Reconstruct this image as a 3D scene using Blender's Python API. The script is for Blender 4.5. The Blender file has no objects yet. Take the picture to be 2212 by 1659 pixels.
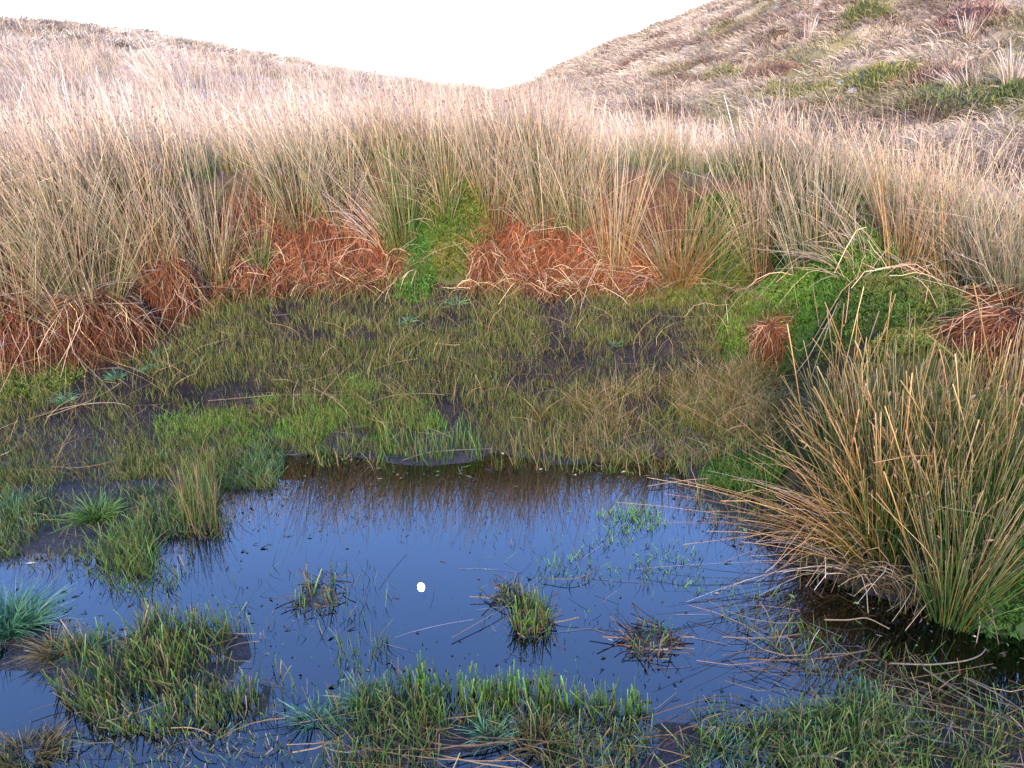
import bpy, math
import numpy as np

rng = np.random.default_rng(7)
sc = bpy.context.scene
COL = sc.collection
R = math.radians

# ------------------------------------------------------------------ camera, sky, sun, exposure
CAM_H, PITCH, F = 1.60, R(20.0), 1702.0        # F: focal length in pixels of a 2212 px wide picture
cam_d = bpy.data.cameras.new('camera')
cam_d.sensor_fit = 'HORIZONTAL'
cam_d.angle = 2 * math.atan(1106.0 / F)
cam_d.clip_start, cam_d.clip_end = 0.05, 3000
cam = bpy.data.objects.new('camera', cam_d)
COL.objects.link(cam)
cam.location = (0, 0, CAM_H)
cam.rotation_euler = (math.pi / 2 - PITCH, 0, 0)
sc.camera = cam

SUN_EL, SUN_AZ = R(15.0), R(188.0)             # low sun behind the camera
world = bpy.data.worlds.new('World')
sc.world = world
world.use_nodes = True
wn = world.node_tree
sky_t = wn.nodes.new('ShaderNodeTexSky')
sky_t.sky_type = 'NISHITA'
sky_t.sun_disc = False
sky_t.sun_elevation, sky_t.sun_rotation = SUN_EL, SUN_AZ
sky_t.ozone_density, sky_t.air_density, sky_t.dust_density = 6.0, 1.2, 0.3
wb = wn.nodes.new('ShaderNodeVectorMath')      # the phone's white balance leans to violet
wb.operation = 'MULTIPLY'
wb.inputs[1].default_value = (1.28, 0.99, 1.08)
wn.links.new(sky_t.outputs[0], wb.inputs[0])
wn.links.new(wb.outputs[0], wn.nodes['Background'].inputs[0])
wn.nodes['Background'].inputs[1].default_value = 0.15

sd = bpy.data.lights.new('sun', 'SUN')
sd.energy, sd.angle, sd.color = 1.5, R(14.0), (1.0, 0.77, 0.54)
sun = bpy.data.objects.new('sun', sd)
COL.objects.link(sun)
sun.rotation_euler = (math.pi / 2 - SUN_EL, 0, math.pi - SUN_AZ)
sc.view_settings.view_transform = 'Standard'
sc.view_settings.look = 'None'
sc.view_settings.gamma = 1.0
sc.view_settings.use_curve_mapping = False
sc.view_settings.exposure = 3.0
sc.cycles.use_denoising = True
sc.cycles.max_bounces = 6
sc.cycles.transparent_max_bounces = 8

# ------------------------------------------------------------------ helpers
def smooth(t):
    t = np.clip(t, 0, 1)
    return t * t * (3 - 2 * t)

def _hash(ix, iy, s):
    h = (ix.astype(np.int64) * 374761393 + iy.astype(np.int64) * 668265263 + s * 974711) & 0x7fffffff
    h = ((h ^ (h >> 13)) * 1274126177) & 0x7fffffff
    return ((h ^ (h >> 16)) & 0xffff) / 65535.0

def vnoise(x, y, s=0):
    x, y = np.asarray(x, float), np.asarray(y, float)
    ix, iy = np.floor(x), np.floor(y)
    fx, fy = smooth(x - ix), smooth(y - iy)
    a, b = _hash(ix, iy, s), _hash(ix + 1, iy, s)
    c, d = _hash(ix, iy + 1, s), _hash(ix + 1, iy + 1, s)
    return (a + (b - a) * fx) * (1 - fy) + (c + (d - c) * fx) * fy

def fbm(x, y, s=0, o=4):
    r, a, t = 0.0, 0.5, 0.0
    for i in range(o):
        r = r + a * vnoise(np.asarray(x) * 2 ** i + 17.3 * i, np.asarray(y) * 2 ** i - 9.1 * i, s + i)
        t += a
        a *= 0.5
    return r / t

def unit(v):
    return v / np.maximum(np.linalg.norm(v, axis=-1, keepdims=True), 1e-9)

def poly_in(x, y, P):
    P = np.asarray(P, float)
    ins = np.zeros(np.shape(x), bool)
    for (x0, y0), (x1, y1) in zip(P, np.roll(P, -1, 0)):
        c = ((y0 > y) != (y1 > y)) & (x < (x1 - x0) * (y - y0) / (y1 - y0 + 1e-12) + x0)
        ins ^= c
    return ins

def poly_d(x, y, P):
    """signed distance, positive inside"""
    P = np.asarray(P, float)
    d = np.full(np.shape(x), 1e9)
    for (x0, y0), (x1, y1) in zip(P, np.roll(P, -1, 0)):
        ex, ey = x1 - x0, y1 - y0
        t = np.clip(((x - x0) * ex + (y - y0) * ey) / (ex * ex + ey * ey + 1e-12), 0, 1)
        d = np.minimum(d, np.hypot(x - x0 - t * ex, y - y0 - t * ey))
    return np.where(poly_in(x, y, P), d, -d)

# ------------------------------------------------------------------ terrain
BANK = [(-9, 2.6), (-3.2, 3.75), (-2.75, 3.95), (-2.1, 4.25), (-1.95, 4.6), (-1.6, 4.85), (-1.1, 4.98), (-0.3, 5.0), (0.4, 4.95),
        (1.0, 4.9), (1.35, 4.75), (1.45, 4.45), (1.3, 3.9), (1.12, 3.4), (0.98, 3.0), (1.0, 2.72), (1.18, 2.45),
        (1.45, 2.15), (1.8, 1.9), (2.6, 1.5), (4, 1.1), (8, 0.5), (40, 0), (40, 90), (-40, 90), (-40, 2.0)]
DN = np.array([5.2, 7, 9, 11, 14, 18, 25, 38, 60, 120, 420])
AZT = {
    -70: [0.92, 1.1, 1.3, 1.5, 1.8, 2.4, 3.6, 5.5, 4, 0, -6],
    -33: [0.92, 1.00, 1.16, 1.38, 1.72, 2.10, 2.80, 4.25, 3.6, -3, -9],
    -27: [0.92, 0.98, 1.12, 1.32, 1.64, 2.02, 2.75, 4.35, 3.7, -3, -9],
    -20: [0.92, 0.95, 1.04, 1.20, 1.48, 1.82, 2.42, 3.75, 3.1, -3, -9],
    -10: [0.92, 0.92, 0.96, 1.04, 1.22, 1.52, 2.00, 2.5, 1.5, -2, -9],
    0:   [0.92, 0.90, 0.92, 0.97, 1.10, 1.36, 1.60, 1.30, 0.2, -2, -9],
    2.5: [0.92, 0.89, 0.90, 0.93, 1.05, 1.30, 1.80, 2.60, 1.4, -2, -9],
    5:   [0.90, 0.87, 0.86, 0.88, 1.02, 1.36, 2.10, 3.35, 2.4, -2, -9],
    10:  [0.88, 0.82, 0.78, 0.78, 1.00, 1.55, 2.80, 4.65, 4.2, -1, -9],
    14:  [0.86, 0.76, 0.71, 0.72, 1.05, 1.80, 3.30, 5.75, 5.4, 1, -8],
    20:  [0.82, 0.63, 0.56, 0.62, 1.20, 2.15, 4.20, 7.70, 8.0, 3, -6],
    33:  [0.66, 0.40, 0.32, 0.44, 1.35, 2.70, 5.40, 10.4, 12.5, 6, -4],
    50:  [0.70, 0.48, 0.42, 0.60, 1.6, 3.2, 6.2, 12, 15, 8, -2],
    90:  [0.60, 0.9, 1.2, 1.6, 2.2, 3.2, 5.5, 10, 13, 8, -2],
    140: [1.7, 2.4, 2.7, 2.9, 3.0, 3.2, 4, 6, 6, 3, -4],
    180: [1.7, 2.55, 2.8, 2.8, 2.6, 2.6, 3, 4, 4, 0, -8],  # unseen ridge behind the camera, raised to shade the foreground from the sun
    -140: [1.5, 2.2, 2.5, 2.6, 2.6, 2.8, 3.3, 5, 5, 0, -8],
    -105: [1.0, 1.6, 1.9, 2.1, 2.3, 2.8, 3.8, 5.5, 4.5, 0, -7],
}
_az = sorted(AZT)
_azx = np.array([_az[-1] - 360.0] + _az + [_az[0] + 360.0])
_tab = np.array([AZT[_az[-1]]] + [AZT[a] for a in _az] + [AZT[_az[0]]])
POND = []          # filled below, world coordinates of open water

def far_z(az, D):
    j = np.clip(np.searchsorted(_azx, az, side='right') - 1, 0, len(_azx) - 2)
    fa = (az - _azx[j]) / (_azx[j + 1] - _azx[j])
    Dc = np.clip(D, DN[0], DN[-1])
    k = np.clip(np.searchsorted(DN, Dc, side='right') - 1, 0, len(DN) - 2)
    fd = (Dc - DN[k]) / (DN[k + 1] - DN[k])
    lo = _tab[j, k] * (1 - fd) + _tab[j, k + 1] * fd
    hi = _tab[j + 1, k] * (1 - fd) + _tab[j + 1, k + 1] * fd
    return lo * (1 - fa) + hi * fa

def mud_z(x, y):
    t = (y - 3.35) / 1.6
    return 0.47 * np.clip(t, 0, 1.4) ** 1.25

def zg(x, y):
    x, y = np.asarray(x, float), np.asarray(y, float)
    D = np.hypot(x, y)
    az = np.degrees(np.arctan2(x, y))
    n1 = fbm(x * 2.2, y * 2.2, 3) - 0.5
    n2 = fbm(x * 9, y * 9, 11, 3) - 0.5
    d = poly_d(x, y, BANK) + n1 * 0.16
    near = mud_z(x, y) + 0.008 + 0.040 * n1 + (0.035 + 0.05 * smooth((y - 3.4) / 0.5)) * n2
    near = near - 0.012 * (y < 1.9) * smooth((1.9 - y) / 0.4)
    for P in POND:
        dp = poly_d(x, y, P) + 0.22 * n1 + 0.16 * n2
        near = np.where(dp > -0.10, near - 0.030 * smooth((dp + 0.10) / 0.20) - 0.16 * smooth(dp / 0.35), near)
    near = near + 0.50 * smooth(d / 0.62) * smooth(1.2 - (np.abs(x - 2.0) < 1.0) * (y < 3.2) * 0.55)
    near = near + 0.12 * n1 * smooth(d / 0.3)
    far = far_z(az, D)
    amp = smooth((D - 8) / 14)
    amp = amp * np.where(az < 0, 0.35, 1.0)
    far = far + (fbm(x * 0.35, y * 0.35, 21) - 0.5) * 0.5 * amp + (fbm(x * 1.3, y * 1.3, 23) - 0.5) * (0.22 + 0.40 * amp)
    w = np.where(y > -0.5, smooth((D - 5.3) / 1.5), smooth((D - 1.2) / 3.5))
    return near * (1 - w) + far * w

MOUNDS = []        # (cx, cy, rx, ry, h, rot, seed)
def mound_h(x, y, M):
    cx, cy, rx, ry, h, rot, s = M
    x, y = np.asarray(x, float), np.asarray(y, float)
    near = np.hypot(x - cx, y - cy) < max(rx, ry) * 1.5
    out = np.zeros(np.shape(x))
    if near.any():
        out[near] = _mound_h(x[near], y[near], M)
    return out

def _mound_h(x, y, M):
    cx, cy, rx, ry, h, rot, s = M
    c, si = math.cos(rot), math.sin(rot)
    u = ((x - cx) * c + (y - cy) * si) / rx
    v = (-(x - cx) * si + (y - cy) * c) / ry
    r = np.hypot(u, v) * (1 + 0.5 * (fbm(np.asarray(x) * 5, np.asarray(y) * 5, s) - 0.5))
    return h * np.clip(1 - r * r, 0, 1) ** 0.55 * (0.85 + 0.5 * (fbm(np.asarray(x) * 9, np.asarray(y) * 9, s + 5) - 0.3))

def zs(x, y):
    z = zg(x, y)
    b = np.zeros(np.shape(z))
    for M in MOUNDS:
        b = np.maximum(b, mound_h(x, y, M))
    return z + b

_T = np.concatenate([np.linspace(1.4, 9, 1500), np.geomspace(9.02, 120, 700)])
def G(u, v, surf=None):
    """point of the ground (or mounds) seen at a pixel of the 2212 x 1659 view"""
    a, b = (u - 1106.0) / F, (829.5 - v) / F
    dx, dy, dz = a, math.cos(PITCH) + b * math.sin(PITCH), -math.sin(PITCH) + b * math.cos(PITCH)
    x, y, z = dx * _T, dy * _T, CAM_H + dz * _T
    below = z < (surf or zs)(x, y)
    i = int(np.argmax(below)) if below.any() else len(_T) - 1
    return np.array([x[i], y[i], float((surf or zs)(x[i], y[i]))])

def W(u, v):
    """point of the water plane seen at a pixel"""
    a, b = (u - 1106.0) / F, (829.5 - v) / F
    dx, dy, dz = a, math.cos(PITCH) + b * math.sin(PITCH), -math.sin(PITCH) + b * math.cos(PITCH)
    t = -CAM_H / dz
    return (dx * t, dy * t)

def WP(pts):
    return [W(u, v) for u, v in pts]

POND.append(WP([(590, 965), (640, 992), (700, 968), (760, 990), (830, 1008), (930, 1014), (1030, 1003), (1060, 972), (1100, 982), (1190, 1012), (1330, 1004), (1385, 970), (1440, 1002), (1500, 1050), (1510, 1090),
                (1640, 1150), (1700, 1225), (1850, 1290), (2000, 1330), (2260, 1400), (2260, 1520), (1990, 1525), (1860, 1470),
                (1790, 1480), (1700, 1530), (1400, 1525), (1200, 1490), (900, 1470), (800, 1450), (700, 1520), (640, 1500),
                (570, 1430), (555, 1360), (450, 1345), (330, 1340), (200, 1385), (110, 1340), (-60, 1290), (-60, 1205),
                (200, 1210), (300, 1250), (350, 1170), (470, 1150), (480, 1095), (400, 1050), (500, 1040), (600, 1050)]))
POND.append(WP([(-80, 1465), (80, 1470), (150, 1530), (110, 1590), (-80, 1600)]))
POND.append(WP([(200, 1600), (400, 1580), (560, 1590), (640, 1680), (200, 1690)]))
POND.append(WP([(620, 1500), (700, 1520), (740, 1600), (640, 1620)]))

def P(poly):
    """pixel outline on the ground -> world outline"""
    return [tuple(G(u, v, zg)[:2]) for u, v in poly]

# ------------------------------------------------------------------ mesh building
def mesh_from(name, V, quads, C=None, mat=None, smooth_sh=False):
    me = bpy.data.meshes.new(name)
    V = np.ascontiguousarray(V, np.float32)
    q = np.ascontiguousarray(quads, np.int32)
    n, k = q.shape
    me.vertices.add(len(V))
    me.vertices.foreach_set('co', V.ravel())
    me.loops.add(n * k)
    me.loops.foreach_set('vertex_index', q.ravel())
    me.polygons.add(n)
    me.polygons.foreach_set('loop_start', np.arange(0, n * k, k, dtype=np.int32))
    if smooth_sh:
        me.polygons.foreach_set('use_smooth', np.ones(n, bool))
    if C is not None:
        ca = me.color_attributes.new('tint', 'FLOAT_COLOR', 'POINT')
        rgba = np.ones((len(V), 4), np.float32)
        rgba[:, :C.shape[1]] = C
        ca.data.foreach_set('color', rgba.ravel())
    if mat:
        me.materials.append(mat)
    me.update(calc_edges=True)
    me.validate()
    return me

class Blades:
    def __init__(self):
        self.V, self.Q, self.C, self.n = [], [], [], 0

    def add(self, pts, w, col, sides=1):
        """pts (N,K,3), w (N,K) full width, col (N,K,3); sides 1 = flat ribbon, 3 = round stem"""
        N, K, _ = pts.shape
        if N == 0:
            return
        tan = unit(pts[:, -1] - pts[:, 0])
        rnd = unit(rng.normal(size=(N, 3)) * [1, 1, 0.25])
        s = unit(np.cross(tan, rnd))
        b = unit(np.cross(tan, s))
        if sides == 1:
            v = np.stack([pts - s[:, None] * w[..., None] / 2, pts + s[:, None] * w[..., None] / 2], 2)
            m = 2
        else:
            m = 3
            v = np.stack([pts + (s[:, None] * math.cos(a) + b[:, None] * math.sin(a)) * w[..., None] / 2
                          for a in (0, 2.0944, 4.18879)], 2)
        base = self.n + (np.arange(N) * K * m)[:, None, None]
        k = (np.arange(K - 1) * m)[None, :, None]
        js = np.arange(1 if m == 2 else 3)[None, None, :]
        j2 = (js + 1) % m
        q = np.stack([base + k + js, base + k + j2, base + k + m + j2, base + k + m + js], -1).reshape(-1, 4)
        self.V.append(v.reshape(-1, 3))
        self.Q.append(q)
        self.C.append(np.repeat(col[:, :, None, :], m, 2).reshape(-1, 3))
        self.n += N * K * m

    def build(self, name, mat, parent=None, kind=None):
        if not self.V:
            return None
        V = np.concatenate(self.V)
        if parent is not None:
            V = V - np.array(parent.location)
        o = bpy.data.objects.new(name, mesh_from(name, V, np.concatenate(self.Q), np.concatenate(self.C), mat))
        COL.objects.link(o)
        o.parent = parent
        if kind:
            o['kind'] = kind
        return o

def curve_pts(root, dirv, L, bend, K, kink=None):
    """arching stems: root + dir*L*t + bend*t^2, with an optional broken top"""
    t = np.linspace(0, 1, K)[None, :, None]
    p = root[:, None] + dirv[:, None] * L[:, None, None] * t + bend[:, None] * t ** 2
    if kink is not None:
        tk, kv = kink
        p = p + kv[:, None] * np.clip(t - tk[:, None, None], 0, 1)
    return p

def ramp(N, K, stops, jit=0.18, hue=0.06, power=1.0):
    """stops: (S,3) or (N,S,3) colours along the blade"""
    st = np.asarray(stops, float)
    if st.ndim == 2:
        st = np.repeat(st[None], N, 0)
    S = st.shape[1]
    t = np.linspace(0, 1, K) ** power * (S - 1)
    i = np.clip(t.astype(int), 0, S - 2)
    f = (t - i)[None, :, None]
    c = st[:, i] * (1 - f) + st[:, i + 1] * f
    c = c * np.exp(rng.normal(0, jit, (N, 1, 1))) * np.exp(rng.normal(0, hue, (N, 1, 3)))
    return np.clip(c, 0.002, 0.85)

def mixed(N, sets, weights):
    sets = np.asarray(sets, float)
    return sets[rng.choice(len(sets), N, p=np.array(weights) / np.sum(weights))]

def tag(o, label=None, cat=None, group=None, kind=None):
    if label: o['label'] = label
    if cat: o['category'] = cat
    if group: o['group'] = group
    if kind: o['kind'] = kind
    return o

def thing(name, loc, label, cat, group=None):
    o = bpy.data.objects.new(name, None)
    o.empty_display_size = 0.05
    COL.objects.link(o)
    o.location = [float(c) for c in loc]
    return tag(o, label, cat, group)

# ------------------------------------------------------------------ materials
def new_mat(name):
    m = bpy.data.materials.new(name)
    m.use_nodes = True
    return m, m.node_tree, m.node_tree.nodes['Principled BSDF']

def blade_mat(name, rough=0.55, trans=0.28, spec=0.3):
    m, nt, pb = new_mat(name)
    at = nt.nodes.new('ShaderNodeVertexColor')
    at.layer_name = 'tint'
    tc = nt.nodes.new('ShaderNodeNewGeometry')
    nz = nt.nodes.new('ShaderNodeTexNoise')
    nz.inputs['Scale'].default_value = 60
    nz.inputs['Detail'].default_value = 2
    nt.links.new(tc.outputs['Position'], nz.inputs['Vector'])
    mr = nt.nodes.new('ShaderNodeMapRange')
    mr.inputs['To Min'].default_value, mr.inputs['To Max'].default_value = 0.72, 1.25
    nt.links.new(nz.outputs['Fac'], mr.inputs['Value'])
    mul = nt.nodes.new('ShaderNodeMixRGB')
    mul.blend_type = 'MULTIPLY'
    mul.inputs[0].default_value = 1
    nt.links.new(at.outputs['Color'], mul.inputs[1])
    nt.links.new(mr.outputs[0], mul.inputs[2])
    nt.links.new(mul.outputs[0], pb.inputs['Base Color'])
    pb.inputs['Roughness'].default_value = rough
    pb.inputs['Specular IOR Level'].default_value = spec
    tr = nt.nodes.new('ShaderNodeBsdfTranslucent')
    nt.links.new(mul.outputs[0], tr.inputs['Color'])
    mx = nt.nodes.new('ShaderNodeMixShader')
    mx.inputs[0].default_value = trans
    nt.links.new(pb.outputs[0], mx.inputs[1])
    nt.links.new(tr.outputs[0], mx.inputs[2])
    nt.links.new(mx.outputs[0], nt.nodes['Material Output'].inputs['Surface'])
    return m

M_STRAW = blade_mat('dry_stem', 0.5, 0.26, 0.35)
M_GRASS = blade_mat('grass_blade', 0.45, 0.32, 0.35)
M_FIBRE = blade_mat('dead_fibre', 0.8, 0.1, 0.1)
M_MOSS = blade_mat('moss_leaf', 0.6, 0.3, 0.2)
M_WET = blade_mat('wet_debris', 0.3, 0.0, 0.5)

def ground_mat():
    m, nt, pb = new_mat('bog_ground')
    at = nt.nodes.new('ShaderNodeVertexColor')
    at.layer_name = 'tint'
    geo = nt.nodes.new('ShaderNodeNewGeometry')
    n1 = nt.nodes.new('ShaderNodeTexNoise')
    n1.inputs['Scale'].default_value, n1.inputs['Detail'].default_value = 28, 8
    n1.inputs['Roughness'].default_value = 0.7
    n2 = nt.nodes.new('ShaderNodeTexNoise')
    n2.inputs['Scale'].default_value, n2.inputs['Detail'].default_value = 110, 4
    for n in (n1, n2):
        nt.links.new(geo.outputs['Position'], n.inputs['Vector'])
    mr = nt.nodes.new('ShaderNodeMapRange')
    mr.inputs['From Min'].default_value, mr.inputs['From Max'].default_value = 0.3, 0.7
    mr.inputs['To Min'].default_value, mr.inputs['To Max'].default_value = 0.45, 1.6
    nt.links.new(n1.outputs['Fac'], mr.inputs['Value'])
    mul = nt.nodes.new('ShaderNodeMixRGB')
    mul.blend_type = 'MULTIPLY'
    mul.inputs[0].default_value = 1
    nt.links.new(at.outputs['Color'], mul.inputs[1])
    nt.links.new(mr.outputs[0], mul.inputs[2])
    nt.links.new(mul.outputs[0], pb.inputs['Base Color'])
    rr = nt.nodes.new('ShaderNodeMapRange')
    rr.inputs['From Min'].default_value, rr.inputs['From Max'].default_value = 0.35, 0.65
    rr.inputs['To Min'].default_value, rr.inputs['To Max'].default_value = 0.28, 0.75
    nt.links.new(n1.outputs['Fac'], rr.inputs['Value'])
    nt.links.new(rr.outputs[0], pb.inputs['Roughness'])
    nt.links.new(at.outputs['Alpha'], pb.inputs['Specular IOR Level'])
    ad = nt.nodes.new('ShaderNodeMath')
    ad.operation = 'ADD'
    nt.links.new(n1.outputs['Fac'], ad.inputs[0])
    nt.links.new(n2.outputs['Fac'], ad.inputs[1])
    bp = nt.nodes.new('ShaderNodeBump')
    bp.inputs['Strength'].default_value, bp.inputs['Distance'].default_value = 0.8, 0.02
    nt.links.new(ad.outputs[0], bp.inputs['Height'])
    nt.links.new(bp.outputs[0], pb.inputs['Normal'])
    return m
M_GROUND = ground_mat()

def water_mat():
    m, nt, pb = new_mat('peat_water')
    nt.nodes.remove(pb)
    gl = nt.nodes.new('ShaderNodeBsdfGlossy')
    gl.inputs['Roughness'].default_value = 0.0
    gl.inputs['Color'].default_value = (1, 1, 1, 1)
    tr = nt.nodes.new('ShaderNodeBsdfTransparent')       # brown peat stain over the bottom, thin layer
    tr.inputs['Color'].default_value = (0.20, 0.12, 0.06, 1)
    fr = nt.nodes.new('ShaderNodeFresnel')
    fr.inputs['IOR'].default_value = 1.72
    mx = nt.nodes.new('ShaderNodeMixShader')
    geo = nt.nodes.new('ShaderNodeNewGeometry')
    nz = nt.nodes.new('ShaderNodeTexNoise')
    nz.inputs['Scale'].default_value, nz.inputs['Detail'].default_value = 5, 2
    nt.links.new(geo.outputs['Position'], nz.inputs['Vector'])
    bp = nt.nodes.new('ShaderNodeBump')
    bp.inputs['Strength'].default_value, bp.inputs['Distance'].default_value = 0.02, 0.01
    nt.links.new(nz.outputs['Fac'], bp.inputs['Height'])
    nt.links.new(bp.outputs[0], gl.inputs['Normal'])
    nt.links.new(fr.outputs[0], mx.inputs[0])
    nt.links.new(tr.outputs[0], mx.inputs[1])
    nt.links.new(gl.outputs[0], mx.inputs[2])
    nt.links.new(mx.outputs[0], nt.nodes['Material Output'].inputs['Surface'])
    return m
M_WATER = water_mat()

# ------------------------------------------------------------------ ground and water
MUD = np.array([0.024, 0.018, 0.016])
PEAT = np.array([0.10, 0.065, 0.035])
REDG = np.array([0.075, 0.030, 0.018])
HILL = np.array([0.30, 0.225, 0.15])
HILLG = np.array([0.15, 0.125, 0.055])

def ground_tint(x, y):
    D = np.hypot(x, y)
    d = poly_d(x, y, BANK)
    n = fbm(x * 3, y * 3, 41)
    c = MUD * (0.7 + 0.8 * n[..., None])
    w = smooth((d + 0.05) / 0.15)[..., None]
    right = smooth((x - 0.9) / 0.3)[..., None] * smooth((4.9 - y) / 0.3)[..., None]
    red = REDG * (1 - 0.75 * right) + np.array([0.03, 0.04, 0.012]) * 0.75 * right
    c = c * (1 - w) + red * w
    g = smooth((fbm(x * 1.7, y * 1.7, 47) - 0.45) / 0.15)[..., None] * smooth((d - 0.3) / 0.3)[..., None]
    c = c * (1 - g) + np.array([0.05, 0.06, 0.018]) * g
    w = smooth((d - 0.34) / 0.25)[..., None]
    c = c * (1 - w) + PEAT * w
    w = smooth((D - 9) / 5)[..., None]
    g = smooth((fbm(x * 0.5, y * 0.5, 43) - 0.52) / 0.12)[..., None]
    h = (HILL * (1 - g) + HILLG * g) * (0.5 + fbm(x * 1.5, y * 1.5, 45)[..., None])
    wet = (1 - smooth((d + 0.02) / 0.12)) * (0.08 + 0.34 * smooth((0.10 - mud_z(x, y)) / 0.1))
    return np.concatenate([c * (1 - w) + h * w, np.clip(wet, 0.05, 1)[:, None]], 1)

def build_ground():
    az = np.concatenate([np.linspace(-42, 42, 500), np.linspace(42, 318, 80)[1:-1]])
    rr = np.concatenate([[0.02, 0.4, 0.8], np.linspace(1.1, 6.5, 190), np.geomspace(6.53, 46, 250), np.geomspace(47, 420, 30)])
    A, D = np.meshgrid(np.radians(az), rr, indexing='ij')
    x, y = D * np.sin(A), D * np.cos(A)
    z = zg(x, y)
    V = np.stack([x, y, z], -1).reshape(-1, 3)
    C = ground_tint(x.ravel(), y.ravel())
    na, nr = len(az), len(rr)
    i, j = np.meshgrid(np.arange(na), np.arange(nr - 1), indexing='ij')
    i2 = (i + 1) % na
    q = np.stack([i * nr + j, i * nr + j + 1, i2 * nr + j + 1, i2 * nr + j], -1).reshape(-1, 4)
    mid = rr[j].ravel()
    azm = az[i].ravel()
    far = mid > 11.0
    sel = {'ground': ~far, 'hill': far & (azm > 1) & (azm < 180), 'hill.001': far & ~((azm > 1) & (azm < 180))}
    for nm, s in sel.items():
        qq = q[s]
        idx, inv = np.unique(qq, return_inverse=True)
        o = bpy.data.objects.new(nm, mesh_from(nm, V[idx], inv.reshape(-1, 4), C[idx], M_GROUND, True))
        COL.objects.link(o)
        o['kind'] = 'structure'
        o['label'] = {'ground': 'dark wet mud and peaty bank around the pool', 'hill': 'steep grassy hillside with mossy patches rising behind the rushes',
                      'hill.001': 'pale low hill sloping down to the saddle'}[nm]
build_ground()

wv = [(-9, -1.2, 0), (6, -1.2, 0), (6, 4.2, 0), (-9, 4.2, 0)]
wo = bpy.data.objects.new('water', mesh_from('water', np.array(wv), np.array([[0, 1, 2, 3]]), None, M_WATER))
COL.objects.link(wo)
tag(wo, 'still dark pool mirroring the blue evening sky', None, None, 'structure')

# the moon stands above the frame; only its mirror image shows in the pool
def build_moon():
    a, b = (909 - 1106.0) / F, (829.5 - 1267) / F
    d = np.array([a, math.cos(PITCH) + b * math.sin(PITCH), -(-math.sin(PITCH) + b * math.cos(PITCH))])
    d = d / np.linalg.norm(d)
    m, nt, pb = new_mat('moonlit_disc')
    pb.inputs['Base Color'].default_value = (0.3, 0.3, 0.28, 1)
    nz = nt.nodes.new('ShaderNodeTexNoise')
    nz.inputs['Scale'].default_value = 1.5
    cr = nt.nodes.new('ShaderNodeValToRGB')
    cr.color_ramp.elements[0].color = (0.7, 0.66, 0.55, 1)
    cr.color_ramp.elements[1].color = (1, 0.95, 0.82, 1)
    nt.links.new(nz.outputs['Fac'], cr.inputs[0])
    nt.links.new(cr.outputs[0], pb.inputs['Emission Color'])
    pb.inputs['Emission Strength'].default_value = 14
    import bmesh
    bm = bmesh.new()
    bmesh.ops.create_icosphere(bm, subdivisions=3, radius=7.8)
    me = bpy.data.meshes.new('moon')
    bm.to_mesh(me)
    bm.free()
    me.materials.append(m)
    o = bpy.data.objects.new('moon', me)
    COL.objects.link(o)
    o.location = d * 1500
    o.scale = (.84, 1, 1.06)
    o.rotation_euler = (0, .5, 0)
    tag(o, 'bright full moon mirrored as a white spot in the pool', 'moon')
build_moon()

# ------------------------------------------------------------------ moss cushions
def surf_normal(x, y):
    e = 0.015
    gx = (zs(x + e, y) - zs(x - e, y)) / (2 * e)
    gy = (zs(x, y + e) - zs(x, y - e)) / (2 * e)
    return unit(np.stack([-gx, -gy, np.ones_like(gx)], -1))

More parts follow.
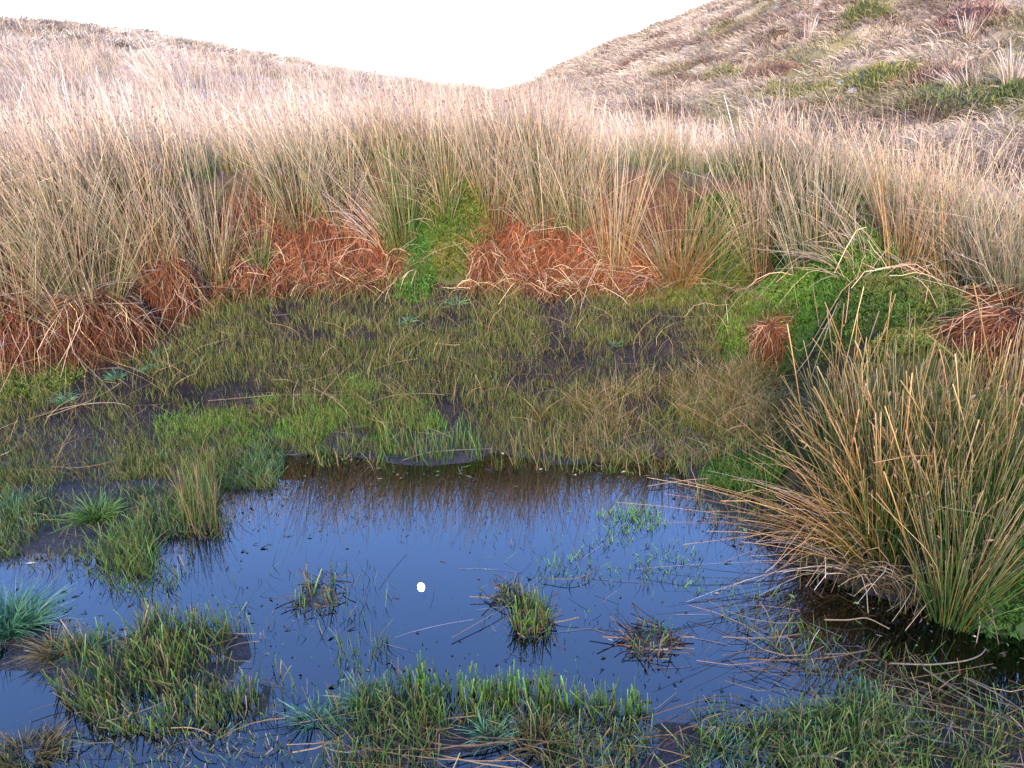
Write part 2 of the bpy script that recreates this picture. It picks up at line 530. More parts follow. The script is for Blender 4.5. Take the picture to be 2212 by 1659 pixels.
MOSS = [  # pixel of the centre on the ground, rx, ry, h, rot, colours(2), sprigs, label
    (885, 600, 0.15, 0.32, 0.14, 0.15, ((0.035, 0.10, 0.014), (0.07, 0.13, 0.02)), 1500, 'dark green moss strip running down the red bank face'),
    (975, 540, 0.27, 0.26, 0.17, 0.0, ((0.050, 0.105, 0.014), (0.115, 0.105, 0.022)), 2600, 'domed olive moss cushion tinged orange at the top of the red bank'),
    (1040, 600, 0.12, 0.16, 0.10, 0.3, ((0.10, 0.13, 0.02), (0.16, 0.15, 0.03)), 350, 'small olive moss pad low on the red bank face'),
    (1745, 685, 0.48, 0.36, 0.25, 0.1, ((0.030, 0.085, 0.010), (0.085, 0.15, 0.018)), 4600, 'big rounded bright green moss mound beside the muddy flat'),
    (1975, 680, 0.40, 0.26, 0.12, -0.15, ((0.035, 0.075, 0.012), (0.10, 0.095, 0.022)), 2200, 'low brownish green moss mound behind the tall near rushes'),
    (1600, 690, 0.17, 0.2, 0.09, 0.0, ((0.03, 0.045, 0.012), (0.055, 0.06, 0.018)), 900, 'small dark moss lump on the mud edge left of the bright mound'),
    (2060, 830, 0.50, 0.34, 0.09, 0.3, ((0.085, 0.11, 0.016), (0.14, 0.13, 0.025)), 3000, 'yellow green moss carpet showing behind the near rush stems'),
    (1620, 1040, 0.20, 0.17, 0.07, 0.2, ((0.025, 0.07, 0.010), (0.06, 0.11, 0.016)), 1300, 'little green moss cushion under the arching dead stems by the water'),
    (2195, 1260, 0.30, 0.26, 0.12, 0.0, ((0.03, 0.09, 0.016), (0.06, 0.13, 0.02)), 1400, 'deep green moss hump at the water edge beside the near rushes'),
    (1780, 530, 0.25, 0.28, 0.20, 0.0, ((0.022, 0.05, 0.009), (0.045, 0.075, 0.013)), 1400, 'dark green moss hump half hidden among grey green rushes'),
    (1545, 550, 0.2, 0.2, 0.07, 0.0, ((0.03, 0.07, 0.012), (0.06, 0.09, 0.016)), 1500, 'green moss dome behind the orange based rush tussock'),
    (1310, 590, 0.22, 0.2, 0.10, 0.0, ((0.09, 0.085, 0.02), (0.12, 0.10, 0.03)), 700, 'brown green moss at the foot of the straw tussock'),
    (60, 830, 0.30, 0.20, 0.06, 0.0, ((0.07, 0.12, 0.018), (0.14, 0.16, 0.03)), 900, 'flat mossy patch below the red skirted tussock by the picture edge'),
    (1480, 640, 0.42, 0.14, 0.06, 0.0, ((0.06, 0.09, 0.016), (0.11, 0.12, 0.025)), 1200, 'thin moss ledge along the bank foot below the orange based tussock'),
]
_moss = []
for (u, v, rx, ry, h, rot, cols, n, lab) in MOSS:
    g = G(u, v, zg)
    _moss.append((g[0], g[1] + ry * 0.25, rx, ry, h, rot, int(u)))
MOUNDS.extend(_moss)

def build_moss(M, cols, n, lab):
    cx, cy, rx, ry, h, rot, s = M
    t = thing('moss_cushion', (cx, cy, float(zg(cx, cy))), lab, 'moss', 'moss cushions on the bank')
    nr, na = 14, 40
    rr, aa = np.meshgrid(np.linspace(0.02, 1.15, nr), np.linspace(0, 2 * math.pi, na, endpoint=False), indexing='ij')
    c, si = math.cos(rot), math.sin(rot)
    u, v = rr * np.cos(aa) * rx, rr * np.sin(aa) * ry
    x, y = cx + u * c - v * si, cy + u * si + v * c
    z = zg(x, y) + mound_h(x, y, M) - 0.012 - 0.03 * smooth((rr - 0.8) / 0.3)
    V = np.stack([x, y, z], -1).reshape(-1, 3) - np.array(t.location)
    i, j = np.meshgrid(np.arange(nr - 1), np.arange(na), indexing='ij')
    j2 = (j + 1) % na
    q = np.stack([i * na + j, (i + 1) * na + j, (i + 1) * na + j2, i * na + j2], -1).reshape(-1, 4)
    f = fbm(x * 7, y * 7, 51)[..., None]
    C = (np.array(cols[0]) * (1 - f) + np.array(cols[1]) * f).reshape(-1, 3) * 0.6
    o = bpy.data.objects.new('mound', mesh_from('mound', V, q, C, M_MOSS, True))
    COL.objects.link(o)
    o.parent = t
    # sprigs: little stars of leaves
    r = np.sqrt(rng.uniform(0, 1, n)) * 1.02
    a = rng.uniform(0, 2 * math.pi, n)
    u, v = r * np.cos(a) * rx, r * np.sin(a) * ry
    x, y = cx + u * c - v * si, cy + u * si + v * c
    keep = mound_h(x, y, M) >= 0.0
    x, y = x[keep], y[keep]
    n = len(x)
    nrm = surf_normal(x, y)
    root = np.stack([x, y, zg(x, y) + mound_h(x, y, M) - 0.012], -1)
    f = np.clip(fbm(x * 7, y * 7, 51) * 1.6 - 0.3 + rng.normal(0, 0.12, n), 0, 1)[:, None]
    base = np.array(cols[0]) * (1 - f) + np.array(cols[1]) * f
    base = base * np.exp(rng.normal(0, 0.25, (n, 1)))
    B = Blades()
    for k in range(6):
        ang = rng.uniform(0, 2 * math.pi, n)
        tang = unit(np.cross(nrm, np.stack([np.cos(ang), np.sin(ang), 0.2 * np.sin(ang * 3)], -1)))
        d = unit(nrm * rng.uniform(0.5, 1.2, (n, 1)) + tang * rng.uniform(0.3, 0.8, (n, 1)))
        L = rng.uniform(0.014, 0.028, n)
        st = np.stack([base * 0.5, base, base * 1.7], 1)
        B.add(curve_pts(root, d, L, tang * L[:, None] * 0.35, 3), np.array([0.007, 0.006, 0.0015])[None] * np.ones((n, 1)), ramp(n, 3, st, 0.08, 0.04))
    B.build('sprigs', M_MOSS, t, 'stuff')

for M, d in zip(_moss, MOSS):
    build_moss(M, d[6], d[7], d[8])

# ------------------------------------------------------------------ rush tussocks
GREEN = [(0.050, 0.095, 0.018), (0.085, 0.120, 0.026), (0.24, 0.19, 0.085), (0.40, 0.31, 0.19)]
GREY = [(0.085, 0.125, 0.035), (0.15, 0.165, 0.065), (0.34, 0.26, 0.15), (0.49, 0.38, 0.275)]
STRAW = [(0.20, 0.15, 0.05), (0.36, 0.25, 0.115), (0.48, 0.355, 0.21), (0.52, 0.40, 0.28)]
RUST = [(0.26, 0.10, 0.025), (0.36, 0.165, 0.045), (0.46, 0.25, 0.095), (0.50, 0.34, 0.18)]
ORANGE = [(0.055, 0.085, 0.016), (0.14, 0.11, 0.025), (0.32, 0.18, 0.055), (0.50, 0.31, 0.14)]
VIVID = [(0.06, 0.12, 0.02), (0.075, 0.14, 0.025), (0.12, 0.16, 0.04), (0.36, 0.26, 0.13)]
PALE = [(0.36, 0.27, 0.15), (0.47, 0.355, 0.235), (0.53, 0.41, 0.30), (0.55, 0.44, 0.335)]

def stems(B, c, n, rad, h, pal, lean=(0, 0), spread=0.33, droop=0.18, w=0.0042, K=5, sides=3, kink=0.15, hmin=0.5, blunt=0.4, heads=.25):
    a = rng.uniform(0, 2 * math.pi, n)
    r = rad * np.sqrt(rng.uniform(0, 1, n))
    off = np.stack([np.cos(a) * r, np.sin(a) * r], -1)
    x, y = c[0] + off[:, 0], c[1] + off[:, 1]
    root = np.stack([x, y, zs(x, y) - 0.02], -1)
    tilt = off / rad * spread + rng.normal(0, spread * 0.38, (n, 2)) + np.array(lean)
    d = unit(np.concatenate([tilt, np.ones((n, 1))], 1))
    L = h * rng.uniform(hmin, 1.08, n) * (1 - 0.15 * (r / rad) ** 2)
    out = np.concatenate([tilt * rng.uniform(0.0, 1.6, (n, 1)), -np.abs(rng.normal(0.4, 0.5, (n, 1)))], 1)
    bend = out * (droop * L)[:, None]
    tk = rng.uniform(0.45, 0.85, n)
    on = rng.uniform(0, 1, n) < kink
    kv = rng.normal(0, 0.45, (n, 3)) * L[:, None] * on[:, None]
    kv[:, 2] -= 0.5 * L * on
    pts = curve_pts(root, d, L, bend, K, (tk, kv))
    ww = w * rng.uniform(0.75, 1.3, (n, 1)) * np.linspace(1, blunt, K)[None]
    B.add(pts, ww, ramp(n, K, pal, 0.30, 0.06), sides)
    hd = np.where((rng.uniform(0, 1, n) < heads) & ~on)[0]
    m = len(hd)
    if m:
        f = rng.uniform(.78, .95, (m, 1))
        p = pts[hd, -2] + (pts[hd, -1] - pts[hd, -2]) * (f * (K - 1) - (K - 2)).clip(.05, 1)
        side = unit(d[hd] + rng.normal(0, .7, (m, 3)))
        hl = rng.uniform(.012, .026, m)
        hp = p[:, None] + side[:, None] * (hl[:, None] * np.array([[0, .5, 1]]))[..., None]
        hw = w * np.array([[1.0, 2.0, .6]]) * np.ones((m, 1))
        B.add(hp, hw, ramp(m, 3, [(.16, .09, .05), (.22, .13, .075), (.30, .2, .13)], .25, .06))

def fibres(B, c, n, rin, rout, h, pal, w=0.0035, front=False):
    """skirt of dead fibres arching from the crown of the tussock down to the ground"""
    a = rng.uniform(0, 2 * math.pi, n)
    if front:
        a = -math.pi / 2 + rng.normal(0, 1.1, n)
    r0 = rin * rng.uniform(0.3, 1.0, n)
    r1 = rout * rng.uniform(0.55, 1.12, n)
    h0 = h * rng.uniform(0.45, 1.05, n)
    K = 6
    t = np.linspace(0, 1, K)[None]
    aa = a[:, None] + rng.normal(0, 0.7, (n, 1)) * t
    r = r0[:, None] + (r1 - r0)[:, None] * t
    x, y = c[0] + np.cos(aa) * r, c[1] + np.sin(aa) * r
    z = zs(x, y) * t ** 1.5 + float(zs(c[0], c[1])) * (1 - t ** 1.5) + h0[:, None] * (1 - t ** 2.2) + 0.01
    z = np.maximum(z, zs(x, y) + 0.003)
    pts = np.stack([x, y, z], -1) + rng.normal(0, 0.013, (n, K, 3)) * np.array([1, 1, .6])
    B.add(pts, w * rng.uniform(0.7, 1.4, (n, 1)) * np.linspace(1, 0.5, K)[None], ramp(n, K, pal, 0.28, 0.08))

REDF = [(0.125, 0.050, 0.024), (0.14, 0.051, 0.022), (0.085, 0.033, 0.016)]
PALEF = [(0.32, 0.21, 0.11), (0.38, 0.27, 0.15), (0.33, 0.22, 0.12)]

def dim(p, k):
    return [tuple(c * k for c in q) for q in p]
STRAW, GREY, PALE, RUST = dim(STRAW, .98), dim(GREY, 1.02), dim(PALE, .80), dim(RUST, .88)

#  u, v of the base, radius, height, {palette: count}, lean, spread, droop, skirt (h, radius, count), label
TUS = [
    (195, 690, .16, .92, {'g': 260, 's': 110}, (-.10, 0), .40, .25, (.13, .33, 1200), 'big green based rush tussock with a wide rust red skirt at the mud edge'),
    (30, 690, .15, .80, {'g': 120, 's': 160}, (-.12, 0), .45, .30, (.12, .30, 900), 'straw coloured tussock with red thatch, cut by the picture edge, beside the mud'),
    (375, 640, .10, .80, {'r': 130, 'g': 70}, (-.22, 0), .30, .25, (.20, .22, 900), 'orange based tussock on a rounded rust red hummock'),
    (455, 580, .14, .80, {'y': 200, 's': 60}, (-.08, 0), .30, .2, None, 'grey green rush tussock just behind the rounded red hummock'),
    (300, 560, .16, .85, {'y': 160, 's': 150}, (-.15, 0), .36, .25, None, 'dense mixed tussock behind the big red skirted one'),
    (120, 540, .18, .85, {'s': 230, 'y': 80}, (-.15, 0), .36, .25, None, 'tall straw tussock behind the big green based one'),
    (562, 585, .05, .62, {'g': 70}, (-.05, 0), .25, .15, None, 'slim green rush clump rising from a vivid grass tuft at the bank foot'),
    (640, 440, .15, .80, {'y': 210, 's': 90}, (-.10, 0), .30, .2, None, 'grey green tussock standing above the open red litter'),
    (735, 430, .13, .78, {'y': 130, 's': 110}, (-.12, 0), .30, .2, None, 'straw tipped tussock between the red litter and the leaning pale fan'),
    (828, 500, .08, .58, {'p': 120}, (-.75, -.05), .22, .12, None, 'pale dead rush fan leaning hard over the red bank'),
    (868, 500, .10, .80, {'v': 170, 's': 40}, (-.12, 0), .22, .12, None, 'fresh green rush tussock beside the leaning pale fan'),
    (955, 425, .12, .75, {'s': 110, 'g': 60}, (-.12, 0), .30, .2, None, 'straw rush tussock on top of the olive moss dome'),
    (1060, 425, .13, .82, {'s': 160, 'y': 60}, (-.05, 0), .30, .2, None, 'straw tussock just behind the olive moss dome'),
    (1165, 450, .14, .80, {'y': 190, 's': 120}, (-.14, 0), .32, .2, None, 'grey green tussock above the tangled red litter'),
    (1250, 480, .12, .80, {'y': 150, 's': 70}, (-.05, 0), .30, .2, None, 'upright grey rush tussock left of the tall straw clump'),
    (1330, 560, .11, .95, {'s': 170, 'r': 30}, (.02, 0), .26, .14, None, 'tall straw rush clump with a brown mossy foot'),
    (1465, 608, .09, .80, {'r': 190, 'g': 110, 's': 50}, (.0, -.02), .62, .2, None, 'orange based rush tussock fanning out at the bank foot'),
    (1545, 585, .10, .75, {'v': 190, 'g': 60}, (.12, 0), .35, .2, None, 'dark green rush tussock pressed against the orange based one'),
    (1660, 530, .15, .80, {'y': 220, 's': 90}, (-.05, 0), .32, .2, None, 'grey green tussock behind the left end of the bright moss mound'),
    (1765, 545, .14, .80, {'y': 260, 's': 60}, (-.10, 0), .30, .2, None, 'dense bluish grey rush tussock behind the bright moss mound'),
    (1850, 535, .12, .45, {'p': 60}, (-.40, .1), .45, .4, None, 'collapsed pale tussock with drooping stems over the moss'),
    (1945, 575, .15, .95, {'s': 230, 'r': 60, 'g': 60}, (-.04, 0), .34, .2, None, 'tall straw tussock with an olive base behind the brownish moss'),
    (2060, 580, .15, .85, {'s': 200, 'y': 80}, (-.08, 0), .32, .25, None, 'straw tussock right of the tall olive based one'),
    (2150, 620, .13, .85, {'y': 150, 's': 120}, (-.05, 0), .40, .3, None, 'tangled grey straw tussock near the edge of the moss'),
    (2215, 690, .12, .95, {'y': 190, 'g': 40}, (-.06, 0), .30, .2, (.15, .3, 500), 'grey green tussock on a red thatched hump at the picture edge'),
]
PAL = {'g': GREEN, 'y': GREY, 's': STRAW, 'r': RUST, 'v': VIVID, 'p': PALE}
PART = {'g': 'green_stems', 'y': 'grey_stems', 's': 'straw_stems', 'r': 'rust_stems', 'v': 'green_stems', 'p': 'straw_stems'}
for (u, v, rad, h, mix, lean, spread, droop, skirt, lab) in TUS:
    g = G(u, v)
    t = thing('rush_tussock', g, lab, 'rush tussock', 'rush tussocks along the bank')
    for k, n in mix.items():
        B = Blades()
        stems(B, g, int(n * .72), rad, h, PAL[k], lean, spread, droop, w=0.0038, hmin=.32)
        B.build(PART[k], M_STRAW, t, 'stuff')
    B = Blades()
    stems(B, g, 26, rad * 1.1, h * .6, PALE if 'v' not in mix else GREEN, lean, spread * 2.2, .55, w=0.004, kink=0.5)
    B.build('fallen_stems', M_STRAW, t, 'stuff')
    if skirt:
        B = Blades()
        fibres(B, g, int(skirt[2] * 1.4), rad * 0.8, skirt[1], skirt[0], REDF, 0.0038)
        fibres(B, g, skirt[2] // 7, rad * 0.9, skirt[1] * 1.15, skirt[0] * 1.1, PALEF, 0.0034)
        B.build('thatch_skirt', M_FIBRE, t, 'stuff')

# ------------------------------------------------------------------ the near tussocks by the water
def near_tussock(u, v, lab, parts, strays):
    g = G(u, v)
    t = thing('rush_tussock', g, lab, 'rush tussock', 'near rush tussocks by the water')
    for (nm, n, du, dy, rad, h, pal, lean, spread, droop, kink, hmin) in parts:
        B = Blades()
        stems(B, (g[0] + du, g[1] + dy), n, rad, h, pal, lean, spread, droop * 1.25, w=0.0032, K=8, sides=3, kink=kink + .1, hmin=hmin, blunt=0.5)
        B.build(nm, M_STRAW, t, 'stuff')
    for k in range(strays):
        B = Blades()
        du, dy = rng.normal(0, 0.07), rng.uniform(0.0, 0.22)
        pal = ORANGE if rng.uniform() < .6 else TIPPED
        stems(B, (g[0] + du, g[1] + dy), 1, 0.02, 0.74, pal, (float(np.clip(rng.normal(-.12, .2), -.45, .3)), rng.normal(0, .08)), .1, .2, w=0.0052, K=7, sides=3, kink=.1, hmin=.75, blunt=.8)
        B.build('dead_stem', M_STRAW, t)

DEEP = [(0.032, 0.080, 0.011), (0.042, 0.095, 0.014), (0.055, 0.105, 0.018), (0.11, 0.125, 0.028), (0.36, 0.24, 0.095)]
TIPPED = [(0.045, 0.09, 0.015), (0.08, 0.11, 0.024), (0.22, 0.165, 0.055), (0.46, 0.32, 0.16)]
near_tussock(1930, 1205, 'largest near rush tussock, orange dead stems arching over the dark water', [
    ('green_stems', 640, .05, .12, .21, .60, DEEP, (-.02, .02), .24, .12, .06, .45),
    ('straw_stems', 80, .06, .16, .22, .66, TIPPED, (-.05, .02), .24, .12, .08, .6),
    ('rust_stems', 85, -.02, .06, .15, .60, ORANGE, (-.28, 0), .28, .25, .10, .5),
    ('arching_stems', 56, -.04, .06, .12, .66, ORANGE, (-.50, .04), .34, .40, .22, .65),
    ('trailing_stems', 42, -.08, .02, .11, .54, ORANGE, (-.8, .0), .30, .50, .25, .6),
    ('fallen_stems', 38, -.10, .03, .12, .40, PALE, (-.7, .05), .5, .6, .5, .5)], 42)
near_tussock(2065, 1318, 'vivid green rush tussock with spreading stems standing at the water edge', [
    ('green_stems', 230, 0, 0, .07, .62, VIVID, (.03, .03), .42, .12, .06, .4),
    ('rust_stems', 40, 0, 0, .07, .55, RUST, (.05, .05), .35, .12, .05, .6)], 14)
near_tussock(2205, 1130, 'thick green rush tussock with straw tips, cut by the picture edge, above deep moss', [
    ('green_stems', 430, 0, .05, .26, .62, DEEP, (0, 0), .32, .14, .06, .45),
    ('straw_stems', 80, 0, .1, .26, .68, TIPPED, (-.02, 0), .32, .14, .12, .6)], 22)
near_tussock(1860, 960, 'slender straw tipped tussock at the back of the near rushes', [
    ('green_stems', 170, 0, .0, .18, .46, DEEP, (-.05, 0), .28, .12, .06, .5),
    ('straw_stems', 60, 0, .0, .20, .52, TIPPED, (-.06, 0), .28, .12, .12, .6)], 18)

# ------------------------------------------------------------------ the mass of rushes behind (past counting)
def rush_field():
    B = Blades()
    nc = 2900
    u = rng.uniform(0, 1, nc * 3)
    D = 5.35 + 36 * u ** 1.9
    az = rng.uniform(-37, 37, nc * 3)
    lim = np.interp(az, [-40, -20, -8, 2, 6, 12, 20, 40], [41, 41, 38, 26, 14, 10.5, 9.2, 8.4])
    x, y = D * np.sin(np.radians(az)), D * np.cos(np.radians(az))
    ok = (D < lim + rng.normal(0, .6, len(D))) & (poly_d(x, y, BANK) > 0.66) & (fbm(x * 1.7, y * 1.7, 61) > 0.43)
    x, y, D, az = x[ok][:nc], y[ok][:nc], D[ok][:nc], az[ok][:nc]
    # the same bog goes on to both sides of the view
    ne = 1500
    De = rng.uniform(2.2, 9, ne)
    aze = rng.uniform(38, 80, ne) * np.where(rng.uniform(0, 1, ne) < .6, 1, -1)
    xe, ye = De * np.sin(np.radians(aze)), De * np.cos(np.radians(aze))
    oke = (poly_d(xe, ye, BANK) > .55) & (np.abs(xe) > .68 * ye + .45)
    x, y, D, az = [np.concatenate([a, b[oke][:260]]) for a, b in ((x, xe), (y, ye), (D, De), (az, aze))]
    near0 = D < 7.4
    for i in range(len(x)):
        n = int(np.clip(58 - 1.3 * D[i], 20, 48) * (.85 if near0[i] else 1))
        f = rng.uniform()
        near = D[i] < 8
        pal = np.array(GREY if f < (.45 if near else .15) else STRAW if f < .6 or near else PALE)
        pal = pal * (1 - .5) + np.array(PALE) * .5 if not near else pal  # farther clumps are blended paler, painting the glare into their colour
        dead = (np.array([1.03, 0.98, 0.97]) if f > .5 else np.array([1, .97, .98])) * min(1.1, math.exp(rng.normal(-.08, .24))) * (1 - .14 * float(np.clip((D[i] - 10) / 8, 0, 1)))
        h = rng.uniform(.48, .80) * (1.0 - .009 * max(0, D[i] - 6)) * (.85 if az[i] > 14 else 1)
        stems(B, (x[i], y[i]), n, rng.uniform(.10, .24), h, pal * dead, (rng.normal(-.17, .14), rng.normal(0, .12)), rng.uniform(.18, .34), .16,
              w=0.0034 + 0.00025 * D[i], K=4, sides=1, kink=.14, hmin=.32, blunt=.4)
    o = B.build('rush_field', M_STRAW, None, 'stuff')
    tag(o, 'dense mass of pale straw rushes filling the bog behind the bank', 'rushes')
rush_field()

# ------------------------------------------------------------------ hillside grass
def downhill(x, y):
    e = 0.4
    return unit(np.stack([-(zg(x + e, y) - zg(x - e, y)), -(zg(x, y + e) - zg(x, y - e)), np.zeros_like(x)], -1))

def hill_grass(name, az0, az1, d0, d1, nc, lab, pale, seed):
    B = Blades()
    az = rng.uniform(az0, az1, nc)
    D = rng.uniform(d0, d1, nc)
    x, y = D * np.sin(np.radians(az)), D * np.cos(np.radians(az))
    z = zg(x, y)
    per = 30
    n = nc * per
    dn = downhill(x, y)
    gmask = smooth((fbm(x * .5, y * .5, 43) - .50) / .14)
    bmask = smooth((fbm(x * .8 + 5, y * .8, 71) - .52) / .12)
    straw = np.array(pale)
    brown = np.array([.145, .098, .065])
    olive = np.array([.155, .14, .055])
    col = straw[None] * (1 - bmask[:, None]) + brown * bmask[:, None]
    col = col * (1 - .6 * gmask[:, None]) + olive * .6 * gmask[:, None]
    col = col * np.exp(rng.normal(0, .2, (nc, 1)))
    size = rng.uniform(.5, 1.25, nc) * (1 - .35 * gmask)
    rep = lambda a: np.repeat(a, per, 0)
    r = rng.normal(0, .16, (n, 2)) * rep(size)[:, None]
    X, Y = rep(x) + r[:, 0], rep(y) + r[:, 1]
    root = np.stack([X, Y, zg(X, Y) - .02], -1)
    d = unit(np.concatenate([r * 2.0 + rng.normal(0, .35, (n, 2)), rng.uniform(.8, 1.7, (n, 1))], 1))
    L = rng.uniform(.16, .40, n) * rep(size)
    bend = (rep(dn) * .6 + np.array([-.08, 0, -.75]) + rng.normal(0, .25, (n, 3))) * L[:, None] * .62
    pts = curve_pts(root, d, L, bend, 4)
    st = np.stack([rep(col) * .75, rep(col), rep(col) * 1.15], 1)
    B.add(pts, (0.0045 + .00055 * rep(D))[:, None] * np.array([1, 1, .8, .4])[None], ramp(n, 4, st, .22, .05))
    o = B.build(name, M_STRAW, None, 'stuff')
    tag(o, lab, 'grass')

hill_grass('hill_grass', 0.5, 37, 9.3, 56, 10500, 'tussocky bleached grass covering the steep hillside', (.30, .235, .165), 1)
hill_grass('hill_grass', -37, 1, 22, 60, 7000, 'grass coloured pale for glare on the low hill beyond the rushes', (.45, .38, .29), 2)  # straw colour lightened to stand in for the washed-out haze here

# things that stand out on the hillside
def far_tuft(u, v, n, rad, h, pal, lean, spread, lab, droop=.25):
    g = G(u, v)
    B = Blades()
    D = np.hypot(g[0], g[1])
    stems(B, g, n, rad, h, pal, lean, spread, droop, w=.004 + .0004 * D, K=5, sides=1)
    o = B.build('grass_tussock', M_STRAW, None)
    o['kind'] = 'thing'
    tag(o, lab, 'grass tussock', 'pale tussocks on the slopes')

far_tuft(2185, 190, 170, .10, .75, PALE, (-.05, 0), .35, 'tall pale fan shaped tussock beside green moss on the hillside')
far_tuft(2085, 190, 90, .2, .5, PALE, (-.5, 0), .5, 'straggling pale tussock left of the tall fan on the hillside')
far_tuft(1745, 95, 60, .10, .75, PALE, (0, 0), .25, 'thin upright tussock on the middle of the hillside')
far_tuft(2090, 90, 60, .10, .6, PALE, (0, 0), .3, 'small blond tussock above the tall fan on the hillside')
far_tuft(385, 230, 260, .25, 1.15, PALE, (-.30, 0), .30, 'bright bleached tussock rising above the rushes on the slope')
far_tuft(420, 290, 120, .18, .6, [(x * .9, y * .8, z * .6) for x, y, z in PALE], (-.2, 0), .6, 'tawny flattened tussock at the foot of the bleached one', .5)

def shrub(name, cat, u, v, rx, rz, cols, n, lab, L=.10):
    g = G(u, v, zg)
    D = np.hypot(g[0], g[1])
    a = rng.uniform(0, 2 * math.pi, n)
    e = np.arcsin(rng.uniform(-.1, 1, n))
    rr = rng.uniform(.55, 1, n) ** .5 * (0.7 + .6 * vnoise(a * 1.5, e * 3, int(u)))
    x = g[0] + np.cos(a) * np.cos(e) * rr * rx
    y = g[1] + np.sin(a) * np.cos(e) * rr * rx * .8
    z = zg(x, y) + np.maximum(np.sin(e), 0) * rr * rz
    root = np.stack([x, y, z - .05], -1)
    d = unit(np.stack([np.cos(a) * np.cos(e), np.sin(a) * np.cos(e), np.sin(e) + .5], -1) + rng.normal(0, .5, (n, 3)))
    LL = L * rng.uniform(.5, 1.4, n)
    st = mixed(n, [[np.array(c) * .7, np.array(c), np.array(c) * 1.2] for c in cols], np.ones(len(cols)))
    t = thing(name, g, lab, cat)
    B = Blades()
    B.add(curve_pts(root, d, LL, rng.normal(0, .2, (n, 3)) * LL[:, None], 3), (.010 + .0004 * D) * np.array([[.8, 1, .3]]) * np.ones((n, 1)), ramp(n, 3, st, .2, .06))
    B.build('foliage', M_MOSS, t, 'stuff')
    # low body under the leaves
    nr, na = 7, 18
    R2, A2 = np.meshgrid(np.linspace(.02, 1, nr), np.linspace(0, 2 * math.pi, na, endpoint=False), indexing='ij')
    X, Y = g[0] + R2 * np.cos(A2) * rx * .8, g[1] + R2 * np.sin(A2) * rx * .65
    Z = zg(X, Y) + rz * .7 * np.sqrt(np.clip(1 - R2 ** 2, 0, 1)) - .04
    i, j = np.meshgrid(np.arange(nr - 1), np.arange(na), indexing='ij')
    j2 = (j + 1) % na
    q = np.stack([i * na + j, (i + 1) * na + j, (i + 1) * na + j2, i * na + j2], -1).reshape(-1, 4)
    V = np.stack([X, Y, Z], -1).reshape(-1, 3) - np.array(t.location)
    o = bpy.data.objects.new('stems', mesh_from('stems', V, q, np.repeat(np.array([cols[0]]) * .5, len(V), 0), M_MOSS, True))
    COL.objects.link(o)
    o.parent = t

OL, DK, HE = (.13, .14, .03), (.05, .055, .02), (.16, .08, .05)
shrub('heather_bush', 'heather', 1355, 160, .33, .40, [(.12, .07, .045), (.17, .10, .06)], 900, 'round brown heather bush at the foot of the hillside')
shrub('heather_bush', 'heather', 2090, 48, .75, .35, [(.15, .075, .06), (.20, .11, .08)], 900, 'reddish purple heather patch high on the hillside')
shrub('heather_bush', 'heather', 2015, 178, .80, .30, [(.17, .10, .065), (.22, .14, .09)], 900, 'long brown heather bank below the lichen covered hump')
shrub('heather_bush', 'heather', 1660, 165, .55, .25, [(.20, .12, .08), (.16, .09, .06)], 800, 'brown heather hump left of the lichen patch')
shrub('moss_hummock', 'moss', 1870, 32, .6, .35, [(.10, .11, .025), (.16, .15, .04)], 900, 'olive green hummock near the top of the hillside')
shrub('moss_hummock', 'moss', 1910, 180, .75, .30, [OL, (.17, .15, .04)], 1100, 'mustard moss hump behind the lichen patch on the hillside')
shrub('moss_hummock', 'moss', 2050, 228, .95, .20, [(.085, .10, .03), (.13, .14, .045)], 1500, 'bright green moss bed below the long brown heather')
shrub('moss_hummock', 'moss', 1560, 160, .55, .15, [OL, (.18, .16, .05)], 800, 'flat olive moss patch on the lower hillside')
shrub('moss_hummock', 'moss', 1720, 205, .9, .14, [OL, (.20, .16, .05)], 1000, 'wide yellow green moss strip where the hillside meets the rushes')
shrub('moss_hummock', 'moss', 2200, 205, .35, .25, [(.08, .10, .03), (.12, .135, .04)], 600, 'green moss at the foot of the tall fan tussock')
shrub('heather_bush', 'heather', 30, 72, 1.3, .5, [(.26, .19, .12), (.34, .26, .17)], 900, 'blurred brown scrub patch on the pale far hill')
shrub('heather_bush', 'heather', 55, 52, .4, .32, [(.28, .22, .17), (.34, .28, .2)], 350, 'little pointed bush on the skyline of the pale hill')
shrub('heather_bush', 'heather', 125, 47, .6, .35, [(.26, .22, .17), (.32, .26, .2)], 400, 'rounded dark bush on the skyline of the pale hill')
shrub('heather_bush', 'heather', 235, 48, .8, .35, [(.26, .22, .16), (.34, .28, .2)], 500, 'long low scrub on the brow of the pale hill')
shrub('heather_bush', 'heather', 1255, 112, .5, .25, [(.12, .09, .05), (.17, .13, .08)], 400, 'dark scrub on the steep skyline of the hillside')

